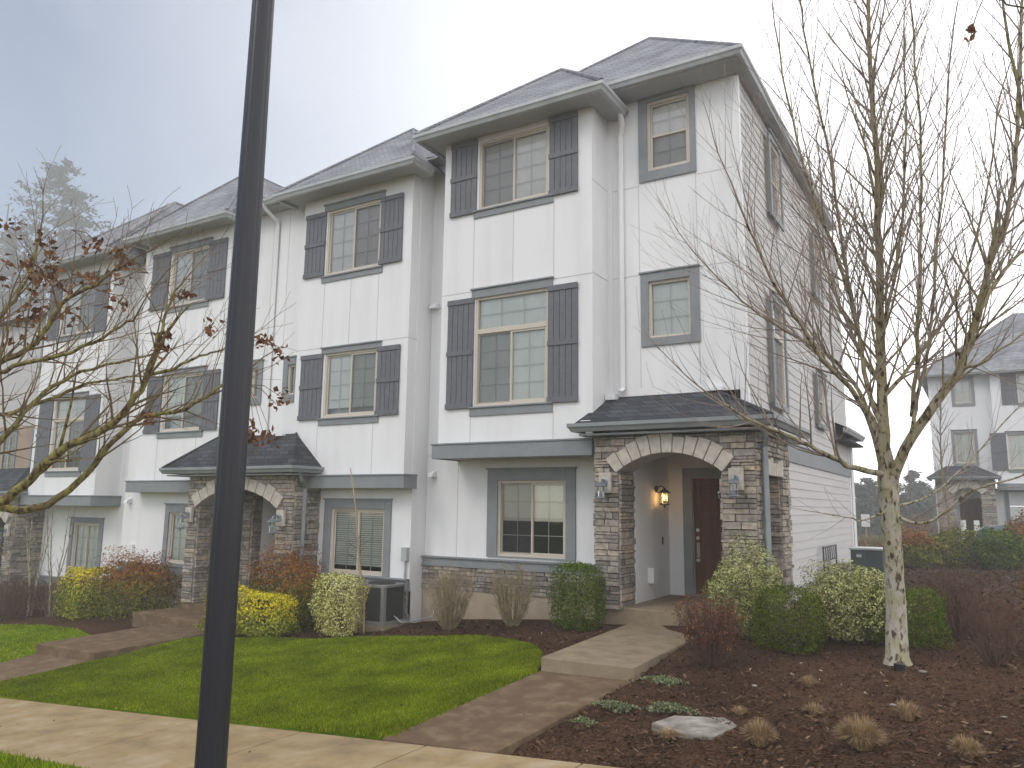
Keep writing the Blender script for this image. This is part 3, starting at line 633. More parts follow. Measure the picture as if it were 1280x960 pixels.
mb = MB(); mb.fb(FD,1.0,1.93,-1.48,.53,-.10,-.06)
for (a,b,c,d) in ((1.12,1.42,-.05,.4),(1.51,1.81,-.05,.4),(1.12,1.42,-.75,-.15),(1.51,1.81,-.75,-.15),(1.12,1.42,-1.35,-.88),(1.51,1.81,-1.35,-.88)):
    mb.fb(fr:=FD,a,b,c,c+.02,-.06,-.045); mb.fb(fr,a,b,d-.02,d,-.06,-.045); mb.fb(fr,a,a+.02,c,d,-.06,-.045); mb.fb(fr,b-.02,b,c,d,-.06,-.045); mb.fb(fr,a+.05,b-.05,c+.05,d-.05,-.06,-.048)
dr = mb.build('front_door', M['door'], hA, bevel=.004)
mb = MB(); 
for z in (-.38,-.52): mb.tube([FD.p(1.07,z,-.06),FD.p(1.07,z,-.03)],[.035,.03],12)
mb.fb(FD,1.045,1.095,-.85,-.6,-.06,-.045); mb.tube([FD.p(1.07,-.62,-.04),FD.p(1.07,-.64,.0),FD.p(1.07,-.80,.0),FD.p(1.07,-.83,-.04)],.012,6); mb.tube([FD.p(1.07,-.9,-.06),FD.p(1.07,-.9,-.02)],.03,10); mb.build('handle', M['steel'], dr)
mb = MB(); mb.tube([FD.p(1.46,.28,-.06),FD.p(1.46,.28,-.03)],[.02,.02],8); mb.tube([FD.p(1.46,.24,-.05),FD.p(1.46,.17,-.04)],.015,6); mb.build('knocker', M['steel'], dr)
mb = MB(); mb.box(.56,.66,.93,1.07,-1.24,-.99); mb.build('outlet_cover', M['whiteplastic'], hA, bevel=.008)
mb = MB(); mb.box(.56,.575,1.62,1.66,-.63,-.5); mb.build('doorbell', M['black'], hA)
lantern(hA,.35,-.25,.38); lantern(hA,2.40,-.25,.42); lantern(hA,.56,1.36,.32,lit=True,cream=False,axis=(1,0),scale=1.1)
# porch roof
zt=1.87; ze=1.29
mb = MB(); a0=(-.13,-.5,ze); a1=(2.98,-.5,ze); b1=(1.85,.67,zt); b0=(-.0,.67,zt)
mb.face([a0,a1,b1,(0,.67,zt)]); mb.face([a1,(2.98,2.2,ze),(2.35,2.2,ze+.33),(2.35,.67,ze+.33),b1]); mb.tube([(2.98,-.5,ze+.02),b1],.035,6); mb.face([(2.35,.67,ze+.33),(2.35,.67,zt),b1]); mb.build('porch_roof', M['shingle'], hA)
mb = MB(); mb.box(-.05,2.9,-.42,-.16,1.12,1.15); mb.box(2.62,2.9,-.16,2.15,1.121,1.151); mb.box(.14,2.66,-.1,.66,1.09,1.12); mb.build('porch_soffit', M['gutter'], hA)
gutter(hA,[(-.08,-.1,1.31),(-.08,-.42,1.31),(2.90,-.42,1.31),(2.90,2.2,1.31)],'gutter')
mb = MB(); mb.box(-.05,.12,-.36,-.1,1.36,1.375); mb.box(.02,.2,.45,.66,1.80,1.90); mb.box(1.7,2.0,.55,.66,1.86,1.92); mb.build('flashing', M['flash'], hA, bevel=.004)
downspout(hA,[(.36,.42,6.95),(.34,.55,6.75),(.27,.62,6.6),(.27,.62,2.0),(.27,.5,1.93)],M['white'])
downspout(hA,[(2.82,-.33,1.2),(2.80,-.2,1.05),(2.755,-.06,.9),(2.755,-.06,-1.55)],M['gutter'])
downspout(hA,[(2.4,11.35,1.8),(2.4,11.3,-1.5)],M['white'])
def vent(h, x, z, s=.13, yw=.67):
    mb = MB(); mb.hexa([(x-s/2,yw-.17,z-.05),(x+s/2,yw-.17,z-.05),(x+s/2,yw,z-.05),(x-s/2,yw,z-.05),(x-s/2,yw-.11,z+.03),(x+s/2,yw-.11,z+.03),(x+s/2,yw,z+.08),(x-s/2,yw,z+.08)]); mb.build('wall_vent', M['flash'], h, bevel=.006)
vent(hA,-3.78,3.95,.16); vent(hA,-3.72,.58,.11)


# ================================================================== HOUSES B, C, D
def unit(loc,label,bx0,bx1,zb,zt,w3,w2,tr2,sh,wgd,trimg,beltz,wx0,wx1,zw,small=None,eave=(6.64,),apex=None,slats=False,gz0=-3.0, dark3=False, holes=(), yw=.25, low=None, ztl=.6, ey=-.2, ez=6.79):
    F1=front(yw); low=low or (wx0,wx1)
    h = thing('townhouse', loc, label, 'house', 'attached white townhouses')
    mb = MB(); mb.wall(F0,bx0,bx1,zb,zt,[w3,w2]); mb.wall(side(bx1),0,yw,zb,zt); mb.wall(lside(bx0),0,yw,zb,zt)
    jx = [w3[0]+.0,(w3[0]+w3[1])/2,w3[1]]
    joints(mb,F0,[(x,w2[3]+.15,w3[2]-.15) for x in jx]+[(x,zb,w2[2]-.15) for x in (jx[0],jx[2])],[(bx0,w2[0]-.1,w2[3]+.14),(w2[1]+.1,bx1,w2[3]+.14)]); joints(mb,side(bx1),[],[(0,yw,w2[3]+.14)])
    hs = list(holes)+([small] if small else [])
    mb.wall(F1,low[0],low[1],zw,ztl,[wgd]); mb.wall(F1,wx0,wx1,ztl,7.05,hs); mb.wall(side(wx1),yw,.67,zw-.8,7.05)
    joints(mb,F1,[(wx0+.02,ztl,6.9)]+([(small[0]-.22,3.3,6.9),(small[1]+.22,3.3,6.9)] if small else []),[(bx1,wx1,w2[3]+.14)])
    mb.build('front_wall',[M['white'],M['joint']],h)
    mb = MB(); mb.box(wx0,wx1,8.98,9.02,gz0,7.0); mb.build('back_wall',M['siding'],h)
    window(h,F0,*w3,cream=True,screen='L' if dark3 else 'R',head=(w3[0]-.09,w3[1]+.09,w3[3],w3[3]+.16),sill=(w3[0]-.09,w3[1]+.09,w3[2]-.15,w3[2]-.01))
    window(h,F0,*w2,transom=tr2,screen='R',blind=.84 if bx0>-10 else .72,cream=bx0<-12.9,head=(w2[0]-.09,w2[1]+.09,w2[3],w2[3]+.14),sill=(w2[0]-.09,w2[1]+.09,w2[2]-.16,w2[2]-.01))
    for q in sh: shutter(h,F0,*q,.002)
    window(h,F1,*wgd,screen=None,blind=.85 if slats else 1,slats=slats,trim=trimg)
    if small: window(h,F1,*small,kind='fixed',grid=(2,3),blind=1,trim=(small[0]-.14,small[1]+.14,small[2]-.16,small[3]+.16))
    belt(h,bx0-.04,bx1+.13,*beltz,yw=yw)
    pl,cp = hip_bay(bx0-.4,bx1+.4,-.53,eave,*apex,6.0); roofmesh(h,pl,'shingletop',caps=cp,name='bay_roof')
    gutter(h,[(bx0-.32,yw-.15,eave),(bx0-.32,-.45,eave),(bx1+.32,-.45,eave),(bx1+.32,yw-.15,eave)])
    mb = MB(); mb.box(bx0-.3,bx0-.002,-.45,yw-.01,zt-.03,zt); mb.box(bx0,bx1,-.45,-.002,zt-.03,zt); mb.box(bx1+.002,bx1+.3,-.45,yw-.01,zt-.03,zt); mb.box(wx0,wx1,ey+.1,yw-.01,ez-.13,ez-.10); mb.build('soffit',M['soffit'],h)
    yr=4.6; sl=.5; zr=ez+sl*(yr-ey)
    mb = MB(); mb.face([(wx0,ey,ez),(wx1,ey,ez),(wx1,yr,zr),(wx0,yr,zr)]); mb.face([(wx0,9.2,ez),(wx1,9.2,ez),(wx1,yr,zr),(wx0,yr,zr)]); mb.build('roof',M['shingletop'],h)
    if bx0-.35 > wx0+.1: gutter(h,[(wx0,ey+.08,ez+.01),(bx0-.3,ey+.08,ez+.01)])
    if wx1 > bx1+.45: gutter(h,[(bx1+.3,ey+.08,ez+.01),(wx1,ey+.08,ez+.01)])
    return h
hB = unit((-5.5,.3,-2.3),'white townhouse left of the end unit, with slatted blinds behind its ground floor window',-6.97,-3.94,.56,6.6,(-6.25,-4.75,4.78,6.22),(-6.13,-4.70,1.74,3.08),None,
     [(-6.87,-6.28,4.79,6.22),(-4.74,-4.16,4.79,6.22),(-6.80,-6.17,1.71,3.09),(-4.68,-4.11,1.71,3.09)],(-5.97,-4.56,-1.37,-.09),(-6.16,-4.40,-1.40,.08),(.30,.57),-8.02,-3.92,-1.45,small=(-7.47,-7.23,2.33,3.00),eave=6.64,apex=(-5.455,1.8,8.72),slats=True,low=(-6.5,-3.92))
wainscot(hB,-6.35,-3.92,-1.38,-1.59,-2.03,-3.0,yw=.25)
hC = unit((-11,.3,-2.6),'white townhouse behind the lamp post, sharing its stone porch with the next unit',-12.4,-9.35,.49,6.56,(-11.55,-10.12,4.75,6.15),(-11.48,-9.98,1.65,3.02),None,
     [(-12.3,-11.6,4.73,6.2),(-10.12,-9.47,4.73,6.2),(-12.1,-11.5,1.63,3.03),(-9.97,-9.4,1.63,3.03)],(-11.2,-9.95,-1.43,-.25),(-11.35,-9.8,-1.47,-.07),(.21,.49),-13.05,-8.02,-1.5,small=(-8.62,-8.42,2.33,3.02),eave=6.58,apex=(-10.85,1.55,8.75),low=(-13.05,-9.4))
wainscot(hC,-13.0,-9.6,-1.47,-1.68,-2.15,-3.4,yw=.25)
hD = unit((-15.5,.7,-2.9),'farthest white townhouse at the left, partly behind the leafy branches',-17.15,-14.0,.12,6.46,(-16.4,-14.78,4.5,6.0),(-16.25,-14.75,.78,2.72),2.15,
     [(-17.05,-16.42,4.45,6.0),(-14.76,-14.15,4.45,6.0),(-16.95,-16.28,.75,2.75),(-14.72,-14.08,.75,2.75)],(-15.9,-14.7,-2.0,-.60),(-16.05,-14.52,-2.05,-.48),(-.14,.13),-17.9,-13.05,-2.1,eave=6.5,apex=(-15.5,2.6,9.2),yw=.67,ey=.1,ez=6.99,low=(-17.6,-13.05))
wainscot(hD,-17.6,-13.05,-2.07,-2.25,-2.6,-4.0)
mb = MB(); mb.box(-17.95,-17.9,.67,9,-4,7); mb.build('end_wall',M['siding'],hD)
vent(hC,-12.85,3.35,.16,.25); vent(hC,-12.80,.0,.13,.25)
for x in (-4.0,): pass
mb = MB(); mb.box(-12.6,-12.46,.17,.25,-1.3,-1.05); mb.build('utility_box', M['whiteplastic'], hC, bevel=.006)
# shared porch
def porch2(h, X0, X1, Yf, T, yw, zf, ztop, ua, ub, zsp, zap, ze, zr, yr, midx, midy):
    stone_porch(h,X0,X1,Yf,Yf+T,zf,ztop,ua,ub,zsp,zap)
    for (a,b,fr) in ((X1-.3,X1,side(X1)),(X0,X0+.3,lside(X0))):
        mb = MB(); stones(mb,fr,Yf,yw,zf,ztop,0); mb.box(a,b,Yf+T,yw,zf,ztop,0); mb.build('porch_side_wall',[M['mortar'],M['stone']],h)
    yb=2.0
    mb = MB(); mb.box(X0,X1-.02,Yf+.02,yb,zf-.5,zf); mb.build('porch_floor',M['concrete_wet'],h)
    a,b=midx
    mb = MB(); stones(mb,front(midy),a,b,zf,ztop-.1,0); mb.box(a,b,midy,yb,zf,ztop-.1,0); stones(mb,side(b),midy,yb,zf,ztop-.1,0); stones(mb,lside(a),midy,yb,zf,ztop-.1,0); mb.build('porch_middle_pier',[M['mortar'],M['stone']],h)
    mb = MB(); stones(mb,side(ua),Yf+T,yb,zf,ztop-.1,.0); mb.box(ua-.1,ua,Yf+T,yb,zf,ztop,0); mb.build('porch_inner_wall',[M['mortar'],M['stone']],h)
    mb = MB(); stones(mb,lside(ub),Yf+T,yb,zf,ztop-.1,0); mb.box(ub,ub+.1,Yf+T,yb,zf,ztop,0); mb.build('porch_inner_wall',[M['mortar'],M['stone']],h)
    mb = MB(); mb.box(ua,ub,yb,yb+.04,zf,ztop); mb.build('porch_back_wall',M['grey'],h)
    for (c0,c1) in ((ua,a),(b,ub)):
        m_=(c0+c1)/2; w_=min(.84,(c1-c0)-.2)/2; p,q=m_-w_,m_+w_
        mb = MB(); mb.box(p,q,yb-.04,yb,zf,zf+2.05); 
        for (c,d) in ((.2,.8),(.95,1.85)): mb.box(p+.08,m_-.04,yb-.05,yb-.04,zf+c,zf+d); mb.box(m_+.04,q-.08,yb-.05,yb-.04,zf+c,zf+d)
        mb.build('front_door',M['door'],h,bevel=.005)
    mb = MB(); mb.box(ua,ub,Yf+T+.002,yb,ztop-.1,ztop-.06); mb.build('porch_ceiling',M['soffit'],h)
    e0,e1,ey = X0-.52,X1+.30,Yf-.38; run=yr-ey; r0,r1=e0+run*.98,e1-run
    mb = MB(); mb.face([(e0,ey,ze),(e1,ey,ze),(r1,yr,zr),(r0,yr,zr)]); mb.face([(e1,ey,ze),(e1,yw,ze),(r1,yw,zr),(r1,yr,zr)]); mb.face([(e0,yw,ze),(e0,ey,ze),(r0,yr,zr),(r0,yw,zr)]); mb.face([(r0,yr,zr),(r1,yr,zr),(r1,yw,zr+.02),(r0,yw,zr+.02)])
    mb.tube([(e0,ey,ze+.02),(r0,yr,zr)],.03,6); mb.tube([(e1,ey,ze+.02),(r1,yr,zr)],.03,6); mb.build('porch_roof',M['shingle'],h)
    mb = MB(); mb.box(X0-.44,X1+.22,Yf-.30,yw-.01,ztop+.0,ztop+.03); mb.build('porch_soffit',M['gutter'],h)
    gutter(h,[(e0+.08,yw-.02,ze+.02),(e0+.08,ey+.08,ze+.02),(e1-.08,ey+.08,ze+.02),(e1-.08,min(yw,.0)-.01,ze+.02)],'gutter')
porch2(hB,-9.6,-6.34,-.43,.32,.25,-2.14,.55,-9.27,-6.80,-.08,.29,.71,1.45,.0,(-9.05,-8.72),.57)
mb = MB(); mb.box(-7.35,-7.15,-.12,.05,1.40,1.44); mb.build('flashing',M['flash'],hB)
downspout(hB,[(-6.13,-.55,.62),(-6.2,-.4,.45),(-6.30,-.2,.3),(-6.30,-.2,-2.05)],M['gutter'])
downspout(hB,[(-8.12,-.2,6.72),(-8.12,-.1,6.6),(-8.04,.18,6.4),(-8.04,.21,6.3),(-8.04,.21,1.5)],M['white'])
mb = MB(); mb.box(-4.06,-3.93,.15,.25,-1.05,-.80); mb.box(-4.01,-3.98,.19,.23,-2.1,-1.05); mb.build('utility_box', M['gutterpale'], hB, bevel=.006)
lantern(hB,-9.44,-.49,-.28,scale=1.2); lantern(hB,-6.60,-.49,-.30,scale=1.2)
porch2(hD,-21.0,-17.45,-.1,.32,.67,-2.6,.05,-20.6,-17.85,-.62,-.22,.2,.9,.4,(-19.5,-19.1),.9)
lantern(hD,-17.62,-.16,-.85,scale=1.2)
# ================================================================== tan house far left
hE = thing('house', (-28,3,-3.5), 'tan house glimpsed beyond the farthest white townhouse at the left edge', 'house')
mb = MB(); FE = front(3.0); wl=[(-25.2,-24.2,.9,2.3),(-25.2,-24.2,-1.8,-.3),(-23,-21.8,.9,2.3),(-23,-21.8,4.4,5.8)]
mb.wall(FE,-30,-21.0,-4.5,2.6,wl[:3:2]+wl[1:2]); mb.wall(side(-21.0),3,11,-4.5,2.6); mb.build('lower_wall',M['tan'],hE)
mb = MB(); mb.wall(FE,-30,-21.0,2.6,6.5,wl[3:]); mb.wall(side(-21.0),3,11,2.6,6.5); mb.build('upper_wall',M['siding'],hE)
for q in wl: window(hE,FE,*q,dark=True,trim=(q[0]-.12,q[1]+.12,q[2]-.12,q[3]+.12))
pl,cp = hip_bay(-30.4,-20.6,2.6,6.5,-25.2,7.5,9.6,11); roofmesh(hE,pl,'shingletop',caps=cp)
mb = MB(); mb.box(-30,-21.0,2.95,3.0,.2,.5); mb.build('belt_board',M['siding'],hE)

# ================================================================== house on the right
hR = thing('house', (8,28,-1.7), 'white three storey house across the mulch bed at the right, with stone porch and garage', 'house')
FR = front(28.0)
wR = [(4.62,5.28,4.75,5.8),(4.5,5.25,2.1,3.45),(7.0,8.6,4.6,5.85),(6.45,8.0,1.8,3.3),(10.2,11.6,4.6,5.85),(10.2,11.6,1.8,3.3)]
gar = (6.35,9.2,-1.6,.85)
mb = MB(); mb.wall(FR,3.6,6.0,1.5,6.1,wR[:2]); F2 = front(27.5); mb.wall(F2,6.0,13,.95,6.1,wR[2:]); mb.wall(lside(6.0),27.5,28,.95,6.1); mb.wall(FR,3.6,5.9,-1.8,1.5); mb.wall(FR,5.9,13,-1.8,1.0,[gar]); mb.wall(lside(3.6),28,38,-1.8,6.1); mb.wall(side(13),28,38,-1.8,6.1)
mb.build('wall',M['white'],hR)
for i,q in enumerate(wR):
    f_ = FR if i<2 else F2
    window(hR,f_,*q,trim=(q[0]-.12,q[1]+.12,q[2]-.12,q[3]+.12) if i<2 else None,head=None if i<2 else (q[0]-.05,q[1]+.05,q[3],q[3]+.12),sill=None if i<2 else (q[0]-.05,q[1]+.05,q[2]-.15,q[2]),grid=(2,2))
    if i>1:
        shutter(hR,f_,q[0]-.62,q[0]-.03,q[2]-.05,q[3]+.05,.002); shutter(hR,f_,q[1]+.03,q[1]+.62,q[2]-.05,q[3]+.05,.002)
mb = MB(); mb.box(5.95,13.05,27.35,28,.93,1.2); mb.build('belt_board',M['grey'],hR)
mb = MB(); f_=FR; a,b,c,d = gar
for k in range(4): mb.fb(f_,a,b,c+.62*k+.01,c+.62*(k+1)-.01,-.12,-.08)
mb.build('garage_door',M['white'],hR,bevel=.01)
mb = MB(); mb.fb(f_,a-.15,a,c,d,0,.04); mb.fb(f_,b,b+.15,c,d,0,.04); mb.fb(f_,a-.15,b+.15,d,d+.18,0,.04); mb.build('garage_trim',M['grey'],hR)
roofmesh(hR,[[(3.2,27.4,6.1),(13.4,27.4,6.1),(9.9,31.2,9.3),(7.2,31.2,9.3)],[(3.2,27.4,6.1),(7.2,31.2,9.3),(7.2,34.8,9.3),(3.2,38.5,6.1)],[(13.4,27.4,6.1),(13.4,38.5,6.1),(9.9,34.8,9.3),(9.9,31.2,9.3)]],'shingletop')
mb = MB(); mb.face([(5.7,27.0,6.0),(13.4,27.0,6.0),(11.2,30.5,9.0),(7.6,30.5,9.0)]); mb.face([(5.7,27,6.0),(7.6,30.5,9.0),(7.6,32,9.0),(5.7,32,6.0)]); mb.build('bay_roof',M['shingletop'],hR)
gutter(hR,[(3.3,30,6.1),(3.3,27.5,6.1),(5.8,27.5,6.1)]); gutter(hR,[(5.8,27.5,6.02),(5.8,27.1,6.02),(13.3,27.1,6.02)])
stone_porch(hR,3.75,5.85,26.4,26.8,-1.7,1.40,4.35,5.35,.75,1.0)
mb = MB(); mb.box(3.75,5.85,26.8,28,1.2,1.4); mb.box(3.75,5.85,26.2,28,-1.9,-1.6); mb.box(5.55,5.85,26.8,28,-1.7,1.4); mb.build('porch_side_wall',M['mortar'],hR)
mb = MB(); mb.box(4.5,5.4,27.93,27.98,-1.6,.6); mb.build('front_door',M['door'],hR)
mb = MB(); mb.face([(3.4,26.0,1.45),(6.1,26.0,1.45),(5.2,28,2.0),(4.1,28,2.0)]); mb.face([(3.4,26,1.45),(4.1,28,2.0),(3.4,28,1.45)]); mb.face([(6.1,26,1.45),(6.1,28,1.45),(5.2,28,2.0)]); mb.build('porch_roof',M['shingle'],hR)
gutter(hR,[(3.5,28,1.46),(3.5,26.1,1.46),(6.0,26.1,1.46),(6.0,28,1.46)],'gutter')
mb = MB(); 
for x in (4.62,5.1): mb.box(x-.1,x+.1,26.15,26.35,-1.7,-.35)
mb.build('porch_post',M['white'],hR,bevel=.01)

# ================================================================== plants
GREEN1=[(.012,.03,.008),(.03,.06,.014),(.055,.10,.02),(.09,.15,.035)]
M['boxleaf']=island('boxwood_leaf',[(.025,.05,.004),(.055,.095,.006),(.10,.15,.01),(.18,.24,.02)],.8,.03,trans=.16)
M['dgreen']=island('evergreen_leaf',[(.025,.045,.005),(.06,.085,.008),(.10,.125,.014),(.17,.19,.02)],.8,.03,trans=.16)
M['yellow']=island('golden_leaf',[(.20,.22,.015),(.50,.44,.02),(.78,.62,.03),(.85,.70,.06)],.8,.03,trans=.18)
M['yellowgreen']=island('yellow_green_leaf',[(.08,.12,.012),(.20,.25,.02),(.40,.42,.05),(.60,.56,.09)],.8,.03,trans=.18)
M['varieg']=island('variegated_leaf',[(.14,.17,.03),(.42,.42,.11),(.70,.66,.24),(.82,.78,.40)],.8,.03,trans=.16)
M['nandg']=island('nandina_green_leaf',[(.05,.065,.010),(.12,.14,.018),(.20,.21,.03),(.30,.26,.05)],.8,.03,trans=.18)
M['nandr']=island('nandina_red_leaf',[(.14,.04,.015),(.28,.09,.03),(.38,.16,.05),(.26,.20,.04)],.8,.03,trans=.18)
M['pieris']=island('pale_edged_leaf',[(.06,.08,.02),(.22,.24,.07),(.42,.42,.15),(.62,.60,.32)],.8,.03,trans=.14)
M['barb']=island('dark_red_leaf',[(.06,.018,.012),(.13,.04,.025),(.22,.075,.04),(.50,.20,.07)],.8,.05,trans=.25)
M['brownleaf']=island('withered_leaf',[(.045,.02,.012),(.11,.05,.028),(.20,.09,.045),(.30,.15,.07)],.8,.05,trans=.3)
M['twig']=noisy('brown_twig',(.10,.07,.05),(.20,.15,.11),12,.85,.15,0)
M['twigred']=noisy('dark_red_twig',(.07,.038,.026),(.14,.08,.055),12,.85,.15,0)
M['twigpale']=noisy('olive_tan_twig',(.20,.15,.09),(.32,.26,.16),12,.85,.15,0)
M['straw']=island('straw_blade',[(.22,.14,.07),(.38,.25,.13),(.52,.38,.22),(.14,.10,.05)],.7,.2,trans=.3)
M['sedum']=island('grey_green_rosette',[(.07,.10,.05),(.14,.18,.09),(.22,.27,.13),(.30,.30,.14)],.7,.2,trans=.2)
def bark(name, base, lichen, dark, scale=9):
    m = mat(name, base, .9, .1); N=m.node_tree; L=N.links.new; b=N.nodes['Principled BSDF']; tc=nd(m,'ShaderNodeTexCoord'); mp=nd(m,'ShaderNodeMapping'); mp.inputs['Scale'].default_value=(1,1,.45); L(tc.outputs['Object'],mp.inputs[0])
    n1=nd(m,'ShaderNodeTexNoise'); n1.inputs['Scale'].default_value=scale; n1.inputs['Detail'].default_value=7; n2=nd(m,'ShaderNodeTexNoise'); n2.inputs['Scale'].default_value=scale*1.7; n2.inputs['Detail'].default_value=5
    mp2=nd(m,'ShaderNodeMapping'); mp2.inputs['Location'].default_value=(7,3,1); L(mp.outputs[0],mp2.inputs[0]); L(mp.outputs[0],n1.inputs['Vector']); L(mp2.outputs[0],n2.inputs['Vector'])
    r1=nd(m,'ShaderNodeValToRGB'); e=r1.color_ramp.elements; e[0].position=.44; e[1].position=.56; e[0].color=(*base,1); e[1].color=(*lichen,1); L(n1.outputs['Fac'],r1.inputs[0])
    r2=nd(m,'ShaderNodeValToRGB'); e=r2.color_ramp.elements; e[0].position=.52; e[1].position=.62; L(n2.outputs['Fac'],r2.inputs[0])
    mc=nd(m,'ShaderNodeMixRGB'); mc.inputs[2].default_value=(*dark,1); L(r2.outputs[0],mc.inputs[0]); L(r1.outputs[0],mc.inputs[1]); L(mc.outputs[0],b.inputs['Base Color'])
    bp=nd(m,'ShaderNodeBump'); bp.inputs['Strength'].default_value=.7; bp.inputs['Distance'].default_value=.015; L(n2.outputs['Fac'],bp.inputs['Height']); L(bp.outputs[0],b.inputs['Normal']); return m
def bark2():
    m=bark('lichened_tree_bark',(.42,.39,.33),(.34,.32,.20),(.085,.055,.04),13); N=m.node_tree; L=N.links.new; b=N.nodes['Principled BSDF']; src=b.inputs['Base Color'].links[0].from_socket
    g=nd(m,'ShaderNodeNewGeometry'); sp=nd(m,'ShaderNodeSeparateXYZ'); L(g.outputs['Position'],sp.inputs[0]); no=nd(m,'ShaderNodeTexNoise'); no.inputs['Scale'].default_value=5; L(g.outputs['Position'],no.inputs['Vector'])
    ad=nd(m,'ShaderNodeMath'); ad.operation='ADD'; L(sp.outputs[2],ad.inputs[0]); L(no.outputs['Fac'],ad.inputs[1]); mr=nd(m,'ShaderNodeMapRange'); mr.inputs[1].default_value=-.4; mr.inputs[2].default_value=2.2; L(ad.outputs[0],mr.inputs[0])
    mc=nd(m,'ShaderNodeMixRGB'); mc.blend_type='MULTIPLY'; mc.inputs[2].default_value=(.72,.66,.50,1); L(mr.outputs[0],mc.inputs[0]); L(src,mc.inputs[1]); L(mc.outputs[0],b.inputs['Base Color']); return m
M['twigmoss']=noisy('reddish_olive_twig',(.13,.075,.05),(.22,.17,.08),14,.85,.1,0)
M['russet']=island('russet_leaf',[(.16,.07,.03),(.34,.15,.06),(.50,.26,.11),(.60,.36,.18)],.8,.05,trans=.3)
M['bark']=bark('lichened_grey_bark',(.42,.39,.33),(.33,.31,.19),(.085,.055,.04),13)
M['limb']=bark('mossy_limb_bark',(.22,.185,.13),(.21,.195,.095),(.085,.06,.045),14)
M['limbmoss']=bark('yellow_lichen_limb_bark',(.17,.13,.07),(.26,.235,.075),(.07,.045,.03),22)
M['barkmix']=bark2()
M['shoot']=noisy('grey_brown_shoot',(.20,.155,.13),(.33,.27,.22),8,.8,.2,0)
M['conif']=island('conifer_needles',[(.02,.035,.02),(.035,.05,.028),(.05,.065,.035)],.7,.2)

def unit_v(n):
    v = RNG.normal(size=(n,3)); return v/np.linalg.norm(v,axis=1)[:,None]
def leaves(c, nrm, length, width, jit=.7):
    n=len(c); nrm = nrm + unit_v(n)*jit; nrm/=np.linalg.norm(nrm,axis=1)[:,None]
    a = np.cross(nrm, unit_v(n)); a/=np.linalg.norm(a,axis=1)[:,None]+1e-9; b=np.cross(nrm,a)
    Ls = (length*RNG.uniform(.6,1.2,n)/2)[:,None]; Ws=(width*RNG.uniform(.7,1.2,n)/2)[:,None]
    return np.stack([c-a*Ls, c+b*Ws+nrm*Ws*.2, c+a*Ls, c-b*Ws+nrm*Ws*.2],1)
def lumps(d, seed, k=9, amp=.12):
    k=k*4
    r = np.random.default_rng(seed); dirs = r.normal(size=(k,3)); dirs/=np.linalg.norm(dirs,axis=1)[:,None]; w = r.uniform(.4,1,k)
    return 1+amp*((np.clip(d@dirs.T,0,1)**22)*w).sum(1)*1.3-amp*.6
def shrub(name, loc, size, label, cat, lmat, n=7000, ls=.035, lw=.018, box=0, seed=1, topmat=None, topfrac=.3, amp=.12, skirt=0, open_=0, stems=8, group=None, stemmat='twig', jit=.8):
    """loc = ground point, size=(rx,ry,height). box>0 makes it squarer"""
    x,y = loc; z=gz(x,y); rx,ry,h = size; h*=.5
    t = thing(name,(x,y,z),label,cat,group)
    d = unit_v(n*2); 
    if box: q = np.abs(d); p=2+box*6; d2 = d/((q**p).sum(1)**(1/p))[:,None]
    else: d2 = d
    L_ = lumps(d,seed,14,amp) * (1 + RNG.normal(0,.02+open_*.05,len(d)))
    rad = 1-np.abs(RNG.normal(0,.12+open_*.15,len(d))); rad=np.clip(rad,.2,1.05); sp_=RNG.random(len(d))<(.0 if box else .02); rad[sp_]*=RNG.uniform(1.0,1.08,sp_.sum()); vv=np.sin(11*d[:,0]+seed)*np.sin(10*d[:,1]+2*seed)*np.sin(9*d[:,2]+3*seed)+.5*np.sin(23*d[:,0]-seed)*np.sin(21*d[:,1])*np.sin(22*d[:,2]+seed); rad*=1-(.10 if box else .26)*np.clip(vv*2.2,0,1)
    P = d2*(L_*rad)[:,None]*np.array([rx,ry,h]); P[:,2]+=h
    if skirt: f = np.clip(P[:,2]/(2*h),0,1); s = 1-skirt*(1-f)**2; P[:,0]*=s; P[:,1]*=s
    k = P[:,2]>.02+skirt*.1; P=P[k][:n]; d=d[k][:n]; n=len(P)
    nr = d+np.array([0,0,.35]); C = P+np.array([x,y,z]); 
    V = leaves(C,nr,ls,lw,jit)
    if topmat:
        tp = P[:,2]/(2*h)+RNG.normal(0,.13,n) > (1-topfrac)
        arr_mesh('foliage',V[~tp],4,M[lmat],t); arr_mesh('top_foliage',V[tp],4,M[topmat],t)
    else: arr_mesh('foliage',V,4,M[lmat],t)
    mb = MB()
    for i in range(stems*3):
        a=random.uniform(0,6.28); r=random.uniform(.2,.8)
        e=Vector((x+math.cos(a)*rx*r,y+math.sin(a)*ry*r,z+h*random.uniform(.9,1.75))); s_=Vector((x+math.cos(a)*rx*.12,y+math.sin(a)*ry*.12,z-.03)); mid=(s_+e)/2+Vector((random.uniform(-.05,.05),random.uniform(-.05,.05),.03))
        mb.tube([s_,mid,e],[.012,.008,.004],4)
    mb.build('stems',M[stemmat],t); return t
